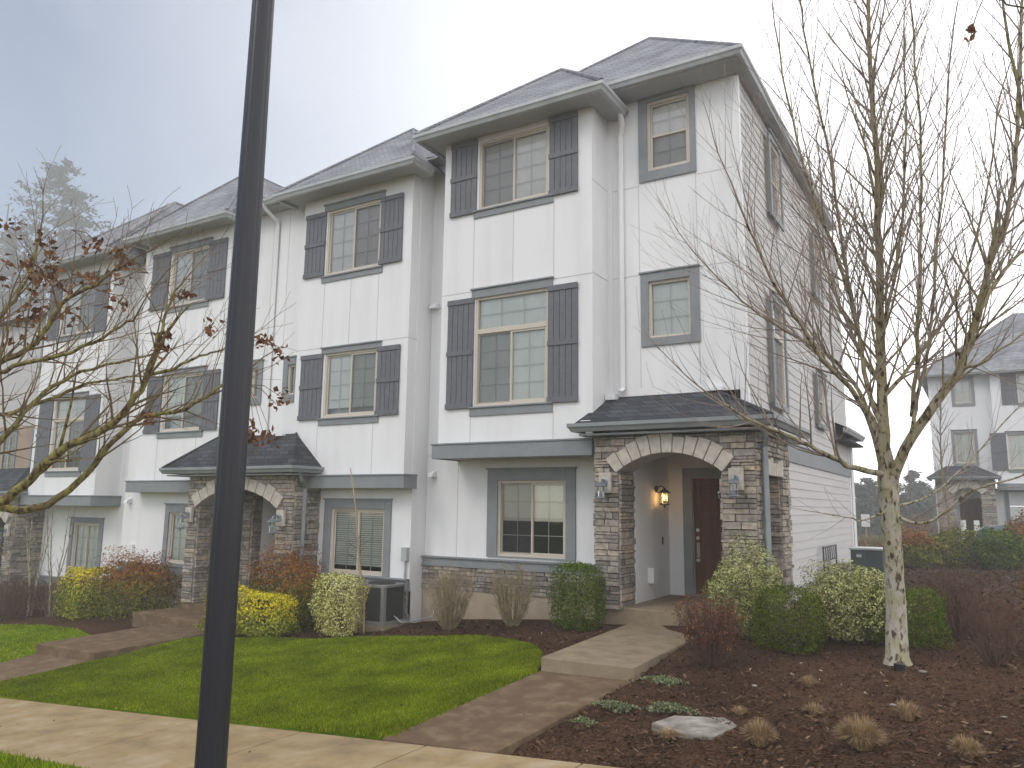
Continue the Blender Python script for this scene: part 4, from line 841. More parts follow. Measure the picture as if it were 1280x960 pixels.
def twigbush(name, loc, size, label, cat, mt='twig', n=70, sub=5, r0=.008, group=None, leafm=None, nl=0, flat=.0, base=.08):
    x,y=loc; z=gz(x,y); rx,ry,h=size; t=thing(name,(x,y,z),label,cat,group); mb=MB(); tips=[]
    for i in range(n):
        a=random.uniform(0,6.283); q=math.sqrt(random.random()); s_=Vector((x+math.cos(a)*base*q,y+math.sin(a)*base*q,z-.03))
        hh=h*random.uniform(.72,1.0)*(1-.12*q*q); e=Vector((x+math.cos(a)*rx*q,y+math.sin(a)*ry*q,z+hh))
        m1=s_.lerp(e,.35)+Vector((math.cos(a)*rx*q*.12,math.sin(a)*ry*q*.12,-.02))+Vector([random.uniform(-.02,.02) for _ in range(3)])
        m2=s_.lerp(e,.7)+Vector([random.uniform(-.03,.03) for _ in range(3)])
        pts=[s_,m1,m2,e]; mb.tube(pts,[r0,r0*.75,r0*.5,r0*.28],4,cap=False)
        for k in range(sub):
            f=random.uniform(.35,.95); p=pts[1].lerp(pts[3],(f-.35)/.65) if f>.35 else m1
            dirv=Vector((random.uniform(-1,1),random.uniform(-1,1),random.uniform(.3,1.2))).normalized(); l=random.uniform(.08,.22)*h
            q2=p+dirv*l; q2.z=min(q2.z,z+h*random.uniform(.96,1.0)); pm=(p+q2)/2+Vector((random.uniform(-.01,.01),random.uniform(-.01,.01),0))
            mb.tube([p,pm,q2],[r0*.4,r0*.3,r0*.18],3,cap=False); tips.append(q2); tips.append(pm)
            if random.random()<.5:
                q3=pm+Vector((random.uniform(-1,1),random.uniform(-1,1),random.uniform(.1,1))).normalized()*l*.6; q3.z=min(q3.z,z+h); mb.tube([pm,q3],[r0*.25,r0*.15],3,cap=False); tips.append(q3)
    mb.build('branches',M[mt],t)
    if leafm:
        T=np.array([tuple(p) for p in tips]); idx=RNG.integers(0,len(T),nl); c=T[idx]+RNG.normal(0,.018,(nl,3)); arr_mesh('foliage',leaves(c,unit_v(nl),.026,.018,1),4,M[leafm],t)
    return t
# left to right
twigbush('hedge',(-16.2,-.35),(1.6,.5,1.0),'brown twiggy bare hedge at the far left edge','hedge','twigred',n=260,sub=6,base=1.2)
twigbush('hedge',(-14.4,-.1),(.75,.5,1.0),'small brown bare hedge beside the clipped yellow-green shrub at left','hedge','twig',n=120,sub=6,base=.5)
shrub('clipped_shrub',(-13.2,-.4),(.58,.5,1.12),'clipped yellow-green shrub at left beside the spreading reddish shrub','shrub','yellowgreen',n=5200,ls=.07,lw=.04,box=.7,seed=3,topmat='yellow',topfrac=.25)
shrub('nandina_shrub',(-11.4,-.35),(1.15,.75,1.45),'spreading reddish green shrub left of the farther stone porch','shrub','nandg',n=9000,ls=.075,lw=.03,seed=5,topmat='nandr',topfrac=.45,amp=.35,open_=.5)
shrub('golden_hedge',(-6.25,-1.35),(.98,.4,.80),'low bright golden yellow hedge behind the lamp post','hedge','yellowgreen',n=12000,ls=.05,lw=.03,box=.6,seed=7,topmat='yellow',topfrac=.45,amp=.15)
shrub('nandina_shrub',(-6.0,-.75),(.92,.5,1.42),'red-topped bushy shrub between the golden hedge and the stone porch','shrub','nandg',n=14000,ls=.06,lw=.022,seed=9,topmat='nandr',topfrac=.42,amp=.25,open_=.4)
shrub('variegated_shrub',(-4.33,-1.18),(.42,.38,1.05),'clipped cream and yellow variegated shrub left of the air conditioner','shrub','varieg',n=7000,ls=.04,lw=.026,box=.55,seed=11,skirt=.25,amp=.1)
twigbush('bare_shrub',(-2.4,-.55),(.5,.45,1.10),'bare brown twiggy shrub right of the air conditioner, larger of the two under the window','shrub','twigpale',n=90,sub=7,group='bare shrubs under the ground floor window')
twigbush('bare_shrub',(-1.35,-.25),(.46,.42,1.05),'bare brown twiggy shrub next to the dark green box shrub','shrub','twigpale',n=70,sub=7,group='bare shrubs under the ground floor window')
shrub('box_shrub',(.02,-.62),(.37,.34,.98),'clipped dark green box shrub beside the lit porch steps','shrub','boxleaf',n=12000,ls=.03,lw=.018,box=.75,seed=13,amp=.05)
twigbush('barberry_shrub',(2.62,-2.45),(.42,.36,.82),'small dark red twiggy shrub in front of the front step','shrub','twigred',n=110,sub=7,leafm='barb',nl=2200,r0=.006)
shrub('pieris_shrub',(2.62,-.75),(.56,.5,1.10),'large pale edged shrub nearest the lit porch','shrub','pieris',n=15000,ls=.045,lw=.017,seed=17,amp=.16,open_=.1,skirt=.3,stems=10)
shrub('evergreen_shrub',(3.27,-1.35),(.42,.4,.75),'round dark green shrub between the two pale edged shrubs','shrub','dgreen',n=9500,ls=.034,lw=.014,box=.25,seed=19,amp=.08)
shrub('pieris_shrub',(3.85,-.45),(.62,.55,.98),'large pale edged shrub in front of the side wall, left of the tree trunk','shrub','pieris',n=15000,ls=.045,lw=.017,seed=23,amp=.16,open_=.1,skirt=.2,stems=10)
shrub('evergreen_shrub',(4.48,-.45),(.46,.42,.70),'round dark green shrub behind the tree trunk','shrub','boxleaf',n=9500,ls=.034,lw=.014,box=.25,seed=29,amp=.08)
twigbush('bare_shrub',(5.0,.55),(.42,.4,1.0),'dark leafless shrub just right of the tree trunk','shrub','twigred',n=60,sub=6,r0=.006)
twigbush('bare_shrub',(5.42,-1.2),(.36,.36,.86),'dark leafless shrub nearer the right edge','shrub','twigred',n=50,sub=6,r0=.006)
shrub('nandina_shrub',(6.38,-.3),(.55,.5,.95),'orange-tipped shrub cut off by the right edge','shrub','dgreen',n=7000,ls=.05,lw=.02,seed=31,topmat='nandr',topfrac=.35,box=.3)
shrub('pieris_shrub',(7.05,2.2),(.85,.7,1.45),'bright green leafy shrub at the right edge, behind the orange-tipped one','shrub','pieris',n=7000,ls=.08,lw=.035,seed=37)
# ground covers
def rosette(name,x,y,r,label,mt='sedum',n=420,h=.06,group=None):
    z=gz(x,y)
    a=RNG.uniform(0,6.283,n); q=np.sqrt(RNG.random(n))*r*(1+.3*np.sin(a*3+x*5)); c=np.stack([x+np.cos(a)*q*1.35,y+np.sin(a)*q*.8,z+.02+RNG.random(n)*h*(1-(q/r)**2*.6)],1)
    o=arr_mesh(name,leaves(c,np.tile([0,0,1.],(n,1)),.035,.018,1.0),4,M[mt]); setp(o,label,'plant',group); return o
G1='low grey-green ground cover plants'
rosette('ground_cover',2.40,-3.35,.17,'low green ground cover patch beside the step, highest of the green patches',group=G1)
rosette('ground_cover',2.29,-4.38,.16,'low green ground cover patch nearest the front walk',group=G1)
rosette('ground_cover',2.80,-4.30,.17,'low green ground cover patch just behind the flagstone',group=G1)
rosette('ground_cover',2.22,-4.92,.09,'small yellowish ground cover patch nearest the sidewalk',n=160,group=G1)
def tuft(x,y,r,h,label,n=900,dark=True):
    z=gz(x,y); a=RNG.uniform(0,6.283,n); q=np.sqrt(RNG.random(n))*r*.35; bx=x+np.cos(a)*q; by=y+np.sin(a)*q
    out_=RNG.uniform(.3,1.0,n)*r; hh=h*RNG.uniform(.5,1.0,n)*(1.1-(out_/r)**2*.6); B=np.stack([bx,by,np.full(n,z)],1); T=np.stack([x+np.cos(a)*out_,y+np.sin(a)*out_,z+hh],1)
    Mi=(B+T)/2+np.array([0,0,1])*(h*.22); w=np.stack([-np.sin(a),np.cos(a),0*a],1)*.0022
    V1=np.stack([B-w,B+w,Mi+w,Mi-w],1); V2=np.stack([Mi-w,Mi+w,T+w*.3,T-w*.3],1)
    o=arr_mesh('dry_grass_tuft',np.concatenate([V1,V2]),4,M['straw']); setp(o,label,'grass tuft','dry straw coloured grass tufts')
tuft(3.78,-4.98,.17,.20,'large dry grass tuft just right of the flagstone')
tuft(4.50,-4.82,.22,.24,'largest dry grass tuft, in the foreground mulch below the tree',1300)
tuft(4.02,-4.0,.12,.11,'small dry grass tuft between the flagstone and the tree',350)
tuft(3.79,-3.0,.12,.12,'small dry grass tuft farthest back, left of the tree trunk',320)
tuft(4.75,-3.9,.15,.17,'loose dry grass tuft right of and in front of the tree trunk',400)
tuft(5.20,-4.82,.14,.16,'dry grass tuft at the lower right corner',800)
tuft(3.42,-4.2,.10,.08,'tiny dry grass wisp at the back edge of the flagstone',180)
tuft(3.05,-5.05,.14,.09,'brown withered tuft in front of the flagstone',260)
# flagstone
mb=MB(); P=[(2.83,-4.86),(2.90,-4.50),(3.30,-4.30),(3.50,-4.42),(3.40,-4.93),(3.12,-4.98)]; zz=gz(3.1,-4.7)+.03
b0=len(mb.v); mb.v+=[(x,y,zz-.09) for x,y in P]+[(x+.01*math.sin(i*7),y,zz+.004*math.cos(i*5)) for i,(x,y) in enumerate(P)]; n=len(P)
mb.f.append(tuple(b0+n+i for i in range(n))); mb.m.append(0)
for i in range(n): mb.f.append((b0+i,b0+(i+1)%n,b0+n+(i+1)%n,b0+n+i)); mb.m.append(0)
o=mb.build('flagstone',M['slab'],bevel=.015); setp(o,'pale grey flat stone slab lying in the foreground mulch','stone slab')
# fallen leaves and petals on grass and concrete
def litter():
    n=80; X=RNG.uniform(-7,3.5,n); Y=RNG.uniform(-7.3,-1.8,n); a=RNG.uniform(0,6.28,n); z=GZV(X,Y)+.06*inpoly(X,Y,LA)+.022
    k=~((X>.8)&(X<2.05)&(Y>-3.3)); X=X[k];Y=Y[k];z=z[k]; n=len(X); c=np.stack([X,Y,z],1); V=leaves(c,np.tile([0,0,1.],(n,1)),.04,.025,.4); o=arr_mesh('fallen_leaves',V,4,M['brownleaf']); setp(o,'scattered small brown fallen leaves on the lawn and sidewalk','leaf litter',kind='stuff')
litter()
# small pale stones in mulch
for (x,y,s,lb) in ((5.45,-3.6,.02,'small white pebble in the mulch near the right edge'),(4.6,-3.5,.022,'tiny pale pebble in front of the tree trunk'),(3.3,-3.2,.02,'tiny pale wood chip left of the dry tufts'),(4.75,-2.0,.03,'pale stone fragment at the right foot of the tree')):
    bm=bmesh.new(); bmesh.ops.create_icosphere(bm,subdivisions=2,radius=s)
    for v in bm.verts: v.co.z*=.5; v.co.x*=1.4; v.co*=random.uniform(.88,1.12)
    me=bpy.data.meshes.new('pebble'); bm.to_mesh(me); bm.free(); me.transform(Matrix.Translation((x,y,gz(x,y)+s*.3+.01))); o=finish('pebble',me,M['slab'],smooth=True); setp(o,lb,'pebble','pale pebbles in the mulch')
# drain pipe
mb=MB(); x,y=4.53,-1.95; z=gz(x,y)
for i in range(6): mb.lathe((x,y,z+.012*i),[(.05,0),(.06,.004),(.06,.008),(.05,.012)],14)
o=mb.build('drain_pipe',M['black']); setp(o,'short black corrugated pipe end in the mulch at the foot of the tree','drain pipe')

# ------------------------------------------------------------------ bare trees
class Tree:
    def __init__(s, seed, kd=(6.5,7,7,6), ang=(.45,.85), lf=.62, pd=6.0, curl=.13): s.kd=kd; s.ang=ang; s.lf=lf; s.pd=pd; s.curl=curl; s.r=random.Random(seed); s.limb=MB(); s.shoot=MB(); s.tips=[]; s.count=0
    def rv(s, k=1): return Vector((s.r.gauss(0,k),s.r.gauss(0,k),s.r.gauss(0,k)))
    def grow(s, p, d, L, r, lvl, up=.25, curl=.12, maxl=3, dens=1.0):
        n=max(3,int(L/(.16 if lvl<3 else .1))); st=L/n; pts=[p.copy()]; rr=[r]; d=d.normalized(); kids=[]
        for i in range(n):
            d=(d+Vector((0,0,up*st*(1.6 if lvl<2 else 1.1)))+s.rv(curl*math.sqrt(st))).normalized(); p=p+d*st; f=(i+1)/n; pts.append(p.copy()); rr.append(max(r*(1-.78*f),.0015))
            kids.append((p.copy(),d.copy(),f,rr[-1]))
        (s.limb if r>.014 else s.shoot).tube(pts,rr,6 if r>.014 else (4 if r>.005 else 3),cap=False); s.count+=1; s.tips.append((pts[-1],d))
        if lvl>=maxl: 
            if s.r.random()<.5: s.tips.append((pts[len(pts)//2],d))
            return
        nk=int(L*s.kd[min(lvl,3)]*dens+s.r.random()); ph=s.r.uniform(0,6.28)
        for k in range(nk):
            i=min(int(len(kids)*(.12+.88*(k+s.r.random())/nk)),len(kids)-1); q,dd,f,rk=kids[i]; ph+=2.4; a=dd.orthogonal().normalized(); b=dd.cross(a); side_=(a*math.cos(ph)+b*math.sin(ph)); sp=s.r.uniform(*s.ang)
            nd_=(dd*math.cos(sp)+side_*math.sin(sp)+Vector((0,0,.25))).normalized(); LL=L*(s.lf-.32*f)*s.r.uniform(.6,1.1)*(1 if lvl<2 else .8)
            if LL<.07: continue
            s.grow(q,nd_,min(LL,2.2),max(min(rk*.62,.022),.0018),lvl+1,up*1.1,curl*1.1,maxl,dens)
    def path(s, pts, r0, r1, lvl=1, dens=1.0, k=8, kidlen=1.2, up=.3, start=.1, maxl=3, moss=False, split=.5):
        P=[Vector(p) for p in pts]; out=[]
        for i in range(len(P)-1):      # catmull smoothing
            a=P[max(i-1,0)];b=P[i];c=P[i+1];d=P[min(i+2,len(P)-1)]
            for t in (0,.25,.5,.75):
                out.append(.5*((2*b)+(c-a)*t+(2*a-5*b+4*c-d)*t*t+(3*b-a-3*c+d)*t**3))
        out.append(P[-1]); n=len(out); L=sum((out[i+1]-out[i]).length for i in range(n-1)); rr=[r0+(r1-r0)*(i/(n-1))**.8 for i in range(n)]
        out=[o+s.rv(.006) if 0<i<n-1 else o for i,o in enumerate(out)]
        s.limb.tube(out,rr,k,cap=False); nk=int(L*s.pd*dens); ph=s.r.uniform(0,6.28)
        for q in range(nk):
            f=start+(1-start)*((q+s.r.random())/nk)**.8; i=min(int(f*(n-1)),n-2); p=out[i].lerp(out[i+1],s.r.random()); d=(out[i+1]-out[i]).normalized(); ph+=2.4; a=d.orthogonal().normalized(); b=d.cross(a); sp=s.r.uniform(.4,.95)
            nd_=(d*math.cos(sp)+(a*math.cos(ph)+b*math.sin(ph))*math.sin(sp)+Vector((0,0,.2))).normalized()
            s.grow(p,nd_,kidlen*s.r.uniform(.5,1.15)*(1.05-.2*f),min(rr[i]*.45,.015),lvl+1,up,s.curl,maxl,dens)
        s.grow(out[-1],(out[-1]-out[-2]),kidlen*.9,r1,lvl+1,up,s.curl,maxl,dens)
T=Tree(5,kd=(5,4.8,4.4,3.3),ang=(.30,.8),lf=.80,pd=9.5,curl=.10)
tm=thing('street_tree',(4.48,-1.61,gz(4.48,-1.61)),'tall leafless tree with lichened pale trunk in the mulch bed at the right','tree')
base=Vector((4.48,-1.61,gz(4.48,-1.61)-.05)); D0=8.63
def w(px,py,dd=0): return at(px,py,D=D0+dd)
tb=MB(); tp=[base,base+Vector((-.0,0,.14)),w(1120,760),w(1117,700),w(1112,640),w(1110,600,.05)]
tb.tube([tp[0],tp[1],tp[2],tp[3],tp[4],tp[5],w(1106,560,.05)],[.175,.122,.104,.097,.10,.112,.06],14,cap=False); tb.build('trunk',M['barkmix'],tm,smooth=True)
T.path([w(1108,610),w(1104,520,.05),w(1101,430,.1),w(1098,330,.1),w(1097,230,.15),w(1090,120,.2),w(1084,10,.2),w(1078,-120,.3)],.072,.013,k=10,kidlen=1.7,start=.12,dens=1.05)
T.path([w(1112,612),w(1132,560,-.1),w(1165,508,-.2),w(1195,470,-.25),w(1214,420,-.3),w(1226,375,-.35)],.062,.038,k=10,kidlen=1.3,start=.35,dens=.8)
T.path([w(1226,375,-.35),w(1240,320,-.4),w(1262,255,-.5),w(1272,160,-.5),w(1276,40,-.5),w(1280,-80,-.5)],.036,.012,kidlen=1.5,dens=.9)
T.path([w(1218,400,-.33),w(1240,360,-.1),w(1262,330,.1),w(1300,290,.3),w(1330,240,.4)],.03,.01,kidlen=1.2)
T.path([w(1104,592),w(1060,582,-.25),w(1022,562,-.4),w(985,545,-.55),w(945,528,-.7),w(905,505,-.8)],.036,.011,kidlen=1.3,start=.2,up=.55,dens=.9)
T.path([w(1105,590),w(1088,530,-.25),w(1062,485,-.4),w(1030,450,-.5),w(1000,405,-.6),w(965,350,-.7),w(930,270,-.8)],.038,.010,kidlen=1.5,start=.15)
T.path([w(1105,560,.1),w(1085,510,.3),w(1060,470,.45),w(1030,440,.6),w(985,415,.75),w(940,385,.85),w(895,345,.9)],.032,.009,kidlen=1.4,start=.2)
T.path([w(1104,540),w(1084,480,.1),w(1074,420,.2),w(1060,350,.25),w(1052,300,.3),w(1038,200,.35),w(1015,90,.35),w(1000,0,.35)],.032,.009,kidlen=1.6,start=.2)
T.path([w(1066,380,.22),w(1042,310,.0),w(1015,240,-.15),w(990,150,-.2),w(972,50,-.2)],.024,.008,kidlen=1.3)
T.path([w(1102,500,.1),w(1128,470,.4),w(1150,440,.6),w(1180,400,.8),w(1210,330,1.0),w(1235,230,1.1),w(1250,120,1.2)],.028,.009,kidlen=1.5)
T.path([w(1122,585,-.05),w(1140,540,-.25),w(1146,500,-.3),w(1158,450,-.3),w(1166,380,-.35),w(1172,300,-.4),w(1180,200,-.4),w(1186,90,-.45)],.028,.009,kidlen=1.6,start=.2)
T.path([w(1140,520,-.2),w(1146,440,-.5),w(1150,360,-.7),w(1152,260,-.8),w(1150,150,-.9),w(1140,20,-.9)],.026,.009,kidlen=1.5)
T.path([w(1101,420,.1),w(1118,350,-.1),w(1128,270,-.2),w(1132,170,-.25),w(1130,50,-.3)],.024,.008,kidlen=1.5)
T.path([w(1112,640),w(1150,655,-.2),w(1180,640,-.4),w(1220,610,-.6),w(1262,600,-.8),w(1310,580,-.9)],.022,.007,kidlen=.8,dens=.6)
T.path([w(1106,640,-.05),w(1080,650,-.3),w(1050,645,-.5),w(1020,640,-.6)],.014,.005,kidlen=.6,dens=.5,maxl=2)
T.path([w(1122,632,.05),w(1160,620,.3),w(1200,590,.5),w(1240,545,.7),w(1290,490,.9)],.016,.006,kidlen=.9,dens=.6)
T.path([w(1102,480,.1),w(1075,440,.6),w(1050,380,1.0),w(1025,300,1.2),w(1010,200,1.3)],.03,.009,kidlen=1.3)
T.path([w(1200,462,-.25),w(1225,455,-.5),w(1260,430,-.7),w(1300,400,-.8)],.018,.007,kidlen=1.0)
T.limb.build('limbs',M['barkmix'],tm,smooth=True); T.shoot.build('shoots',M['shoot'],tm)
print('maple branches',T.count,len(T.shoot.f))

for P_,a_,b_,kl in (([w(1010,555,-.45),w(960,500,-.5),w(915,430,-.5),w(885,350,-.5),w(862,260,-.45)],.014,.004,.9),([w(1030,450,-.5),w(990,380,-.3),w(960,300,-.2),w(935,210,-.1),w(920,130,0)],.016,.005,1.0),
  ([w(1060,580,-.25),w(1000,520,-.7),w(930,470,-.9),w(870,430,-1.0),w(810,380,-1.0)],.014,.004,.8),([w(985,545,-.55),w(930,500,-.6),w(880,450,-.6),w(845,390,-.6),w(825,330,-.5)],.012,.004,.8),([w(905,505,-.8),w(860,480,-.9),w(800,455,-.9),w(750,435,-.9)],.009,.004,.6),
  ([w(1098,330,.1),w(1070,250,.3),w(1050,150,.4),w(1040,40,.5)],.016,.005,1.3),([w(1097,260,.12),w(1110,180,-.1),w(1112,80,-.2),w(1110,-30,-.2)],.014,.005,1.2),([w(1166,380,-.35),w(1195,290,-.2),w(1212,190,-.1),w(1222,80,0),w(1228,-20,0)],.016,.005,1.3),
  ([w(1226,375,-.35),w(1222,290,-.6),w(1226,200,-.7),w(1236,90,-.8)],.014,.005,1.2),([w(1052,300,.3),w(1020,200,.6),w(1000,110,.7),w(985,20,.8)],.014,.005,1.2),([w(1205,440,-.27),w(1240,400,-.1),w(1275,375,0),w(1320,350,.1)],.014,.005,.9)):
    T.path(P_,a_,b_,kidlen=kl,start=.05,up=.5)
# left tree with clinging brown leaves
T2=Tree(9,kd=(8,9,9,7),ang=(.4,1.0),lf=.8,pd=9,curl=.30); D1=6.2
def w2_(px,py,dd=0): return at(px,py,D=D1+dd)
b2=w2_(-95,640,0); b2=Vector((b2.x,b2.y,gz(b2.x,b2.y)-.05))
t2=thing('young_tree',tuple(b2),'mossy tree at the left edge with withered brown leaves on its branches','tree')
tb=MB(); tb.tube([b2,b2+Vector((0,0,.7)),w2_(-90,640),w2_(-80,560),w2_(-82,420),w2_(-90,250)],[.13,.10,.09,.075,.055,.03],12,cap=False); tb.build('trunk',M['limbmoss'],t2,smooth=True)
T2.path([w2_(-88,640),w2_(-30,632),w2_(44,636),w2_(97,603),w2_(137,557),w2_(178,521,.05),w2_(230,512,.1),w2_(280,480,.15)],.04,.012,kidlen=.67,start=.45,up=.25,dens=.9)
T2.path([w2_(-60,636),w2_(-5,628,-.1),w2_(31,605,-.15),w2_(72,565,-.2),w2_(119,543,-.25),w2_(162,509,-.3),w2_(185,468,-.3)],.045,.022,kidlen=.72,start=.3,up=.3,dens=.9)
T2.path([w2_(185,468,-.3),w2_(219,459,-.35),w2_(250,445,-.35),w2_(275,438,-.4)],.016,.006,kidlen=.62,up=.3)
T2.path([w2_(185,468,-.3),w2_(196,430,-.3),w2_(205,400,-.25),w2_(215,370,-.25),w2_(235,345,-.2)],.018,.006,kidlen=.67,up=.3)
T2.path([w2_(-80,600),w2_(-30,575,.2),w2_(0,552,.3),w2_(40,505,.4),w2_(72,480,.5),w2_(103,465,.5),w2_(160,450,.6)],.035,.01,kidlen=.72,up=.25)
T2.path([w2_(-80,540),w2_(-30,500,-.2),w2_(0,455,-.3),w2_(44,430,-.35),w2_(78,380,-.4),w2_(119,355,-.45),w2_(150,335,-.5)],.035,.009,kidlen=.72)
T2.path([w2_(-80,520),w2_(-40,520,.3),w2_(0,520,.4),w2_(60,500,.5),w2_(110,480,.6),w2_(170,470,.7)],.028,.008,kidlen=.67,up=.15)
T2.path([w2_(-82,440),w2_(-30,420,.2),w2_(10,385,.25),w2_(35,345,.3),w2_(48,300,.3)],.028,.008,kidlen=.67)
T2.path([w2_(-82,470),w2_(-20,470,-.5),w2_(30,455,-.6),w2_(90,440,-.7),w2_(140,415,-.8),w2_(170,395,-.8)],.024,.007,kidlen=.67)
T2.limb.build('limbs',M['limbmoss'],t2,smooth=True); T2.shoot.build('shoots',M['twigmoss'],t2)
# brown leaves in clusters at chosen twig tips
cl=[(20,280),(12,285),(55,300),(62,312),(68,322),(66,335),(125,307),(108,312),(45,350),(60,345),(75,355),(90,360),(100,345),(118,350),(40,365),(150,320),(158,330),(152,350),(142,340),(230,365),(222,370),(205,420),(212,415),(200,425),(262,412),(200,435),(45,395),(30,400),(10,330),(5,350),(35,330),(90,395),(95,400),(80,385),(52,380),(48,420),(20,430),(178,520),(185,523),(325,425),(335,430),(347,440),(352,445),(350,495),(345,505),(312,545),(320,550),(330,545),(318,535),(340,545),(308,540),(70,345),(58,352),(142,372),(148,378)]
V=[]
for (px,py) in cl:
    c=w2_(px,py,random.uniform(-.4,.4))
    n=random.choice([7,9,12,16]); cc=np.array([tuple(c+Vector((random.gauss(0,.034),random.gauss(0,.034),random.gauss(0,.034)))) for _ in range(n)])
    q=leaves(cc,unit_v(n),.06,.04,1.0); q[:,1]+=RNG.normal(0,.008,(n,3)); q[:,3]+=RNG.normal(0,.008,(n,3)); V.append(q)
T2b=MB()
for (px,py) in cl:     # twig stub carrying each cluster
    p=w2_(px,py); near=min(T2.tips,key=lambda t:(t[0]-p).length)[0]
    if (near-p).length<1.4: T2b.tube([near,(near+p)/2+Vector((0,0,.04)),p],[.004,.003,.002],4,cap=False)
T2b.build('leaf_twigs',M['twigred'],t2); arr_mesh('withered_leaves',np.concatenate(V),4,M['brownleaf'],t2)
# tree off the right edge: branch with two leaves
T3=Tree(21); D2=5.2
def w3_(px,py,dd=0): return at(px,py,D=D2+dd)
b3=w3_(1500,500); b3=Vector((b3.x,b3.y,gz(b3.x,b3.y)-.05)); t3=thing('street_tree',tuple(b3),'tree just off the right edge whose high branches reach in with two withered leaves','tree')
tb=MB(); tb.tube([b3,w3_(1500,500),w3_(1490,200),w3_(1480,-100)],[.10,.08,.06,.03],10,cap=False); tb.build('trunk',M['bark'],t3,smooth=True)
T3.path([w3_(1490,150),w3_(1400,60),w3_(1330,15),w3_(1275,10),w3_(1245,-2),w3_(1215,-20)],.012,.004,kidlen=.3,dens=.5,maxl=2)
T3.path([w3_(1492,330),w3_(1420,300,.3),w3_(1340,260,.5),w3_(1290,180,.6),w3_(1268,90,.6),w3_(1255,10,.6),w3_(1250,-60,.6)],.03,.006,kidlen=.7,dens=.8)
T3.path([w3_(1495,420),w3_(1420,400,-.2),w3_(1350,340,-.3),w3_(1300,250,-.3),w3_(1282,150,-.3)],.03,.006,kidlen=.6,dens=.7)
T3.limb.build('limbs',M['limb'],t3,smooth=True); T3.shoot.build('shoots',M['shoot'],t3)
c=np.array([tuple(w3_(a_,b_)) for a_,b_ in ((1214,34),(1216,38),(1217,43),(1213,41),(1215,47),(1208,50),(1210,54),(1212,37))]); q=leaves(c,unit_v(8),.075,.05,.6); arr_mesh('withered_leaves',q,4,M['brownleaf'],t3)
mb=MB(); mb.tube([w3_(1232,-8),w3_(1222,15),w3_(1216,32)],.003,4); mb.build('leaf_twigs',M['twigred'],t3)
# sapling with stake
sx,sy=-4.08,-.86; sz=gz(sx,sy)
ts=thing('sapling',(sx,sy,sz),'thin young sapling with a wooden stake in front of the slatted window','sapling')
T4=Tree(3); P=[Vector((sx-.02,sy,sz-.05)),at(453,740,Y=sy),at(448,690,Y=sy),at(444,630,Y=sy),at(438,585,Y=sy)]
T4.limb.tube(P,[.028,.024,.019,.014,.010],8); 
for i in range(16):
    p=P[1].lerp(P[2],T4.r.random()) if i%2 else P[2].lerp(P[3],T4.r.random()*.3); a=T4.r.uniform(0,6.28); T4.grow(p,Vector((math.cos(a),math.sin(a),.5)),T4.r.uniform(.2,.45),.004,2,.2,.15,3,.9)
T4.limb.build('trunk',M['wood'],ts,smooth=True); T4.shoot.build('shoots',M['twig'],ts)
mb=MB(); mb.tube([Vector((sx+.07,sy,sz-.1)),Vector((sx+.055,sy,sz+.75))],[.018,.016],6); mb.build('stake',M['wood'],ts)
# pale twiggy small trees by the far porch
for (px,lb) in ((68,'slender pale multi-stem tree in front of the far stone porch'),(42,'slender pale tree at the far left by the stone porch')):
    q=at(px,722,Y=-.4); z=gz(q.x,-.4); t=thing('small_tree',(q.x,-.4,z),lb,'tree'); TT=Tree(int(px))
    for k in range(4):
        a=k*1.57+.4; TT.path([Vector((q.x+.05*math.cos(a),-.4+.05*math.sin(a),z-.05)),Vector((q.x+.12*math.cos(a),-.4+.1*math.sin(a),z+.8)),Vector((q.x+.3*math.cos(a),-.4+.25*math.sin(a),z+1.7)),Vector((q.x+.4*math.cos(a),-.4+.3*math.sin(a),z+2.4))],.025,.008,kidlen=.35,dens=.5,maxl=3)
    TT.limb.build('trunk',M['bark'],t,smooth=True); TT.shoot.build('shoots',M['twig'],t)

# ------------------------------------------------------------------ conifers in the fog
def conifer(px,pytop,D,hw,lb,seed=1,nl=9000,scraggly=.35,base_z=-5,sz_=.95,group=None):
    top=at(px,pytop,D=D); r=random.Random(seed); t=thing('conifer',(top.x,top.y,base_z),lb,'tree',group); H=top.z-base_z
    mb=MB(); mb.tube([(top.x,top.y,base_z),(top.x,top.y,top.z-.3)],[H*.015,.05],8); V=[]; 
    z=top.z; nb=int(H*2.6)
    for i in range(nb):
        f=(i+r.random())/nb; zz=top.z-f*H*.86; L=hw*(f**(.75 if hw<5 else .5))*r.uniform(1-scraggly,1+scraggly*.5)+.25; a=r.uniform(0,6.28); dr_=r.uniform(-.15,.28); e=Vector((top.x+math.cos(a)*L,top.y+math.sin(a)*L,zz+L*dr_)); s_=Vector((top.x,top.y,zz)); mb.tube([s_,s_.lerp(e,.5)+Vector((0,0,-.05*L)),e],[.09,.05,.02],4,cap=False)
        n=int(nl/nb*(.35+1.2*f)); tt=RNG.random(n)**.7; c=np.array(tuple(s_))+(np.array(tuple(e-s_)))*tt[:,None]+RNG.normal(0,1,(n,3))*np.array([.4,.4,.30])*(.35+.9*tt[:,None])*min(1.3,L*.35+.3)+np.array([0,0,-.12])*tt[:,None]*L; V.append(c)
    C_=np.concatenate(V); mb.build('trunk',M['twig'],t); arr_mesh('crown',leaves(C_,np.tile([0,0,1.],(len(C_),1)),sz_,sz_*.4,.8),4,M['conif'],t)
conifer(84,204,120,14,'tall ragged conifer fading into fog above the far roofs',4,26000,.45)
conifer(22,285,125,9,'lower foggy conifer left of the tall one',6,18000,.4)
conifer(128,292,128,9.5,'lower foggy conifer right of the tall one, partly behind the roof',8,18000,.4)
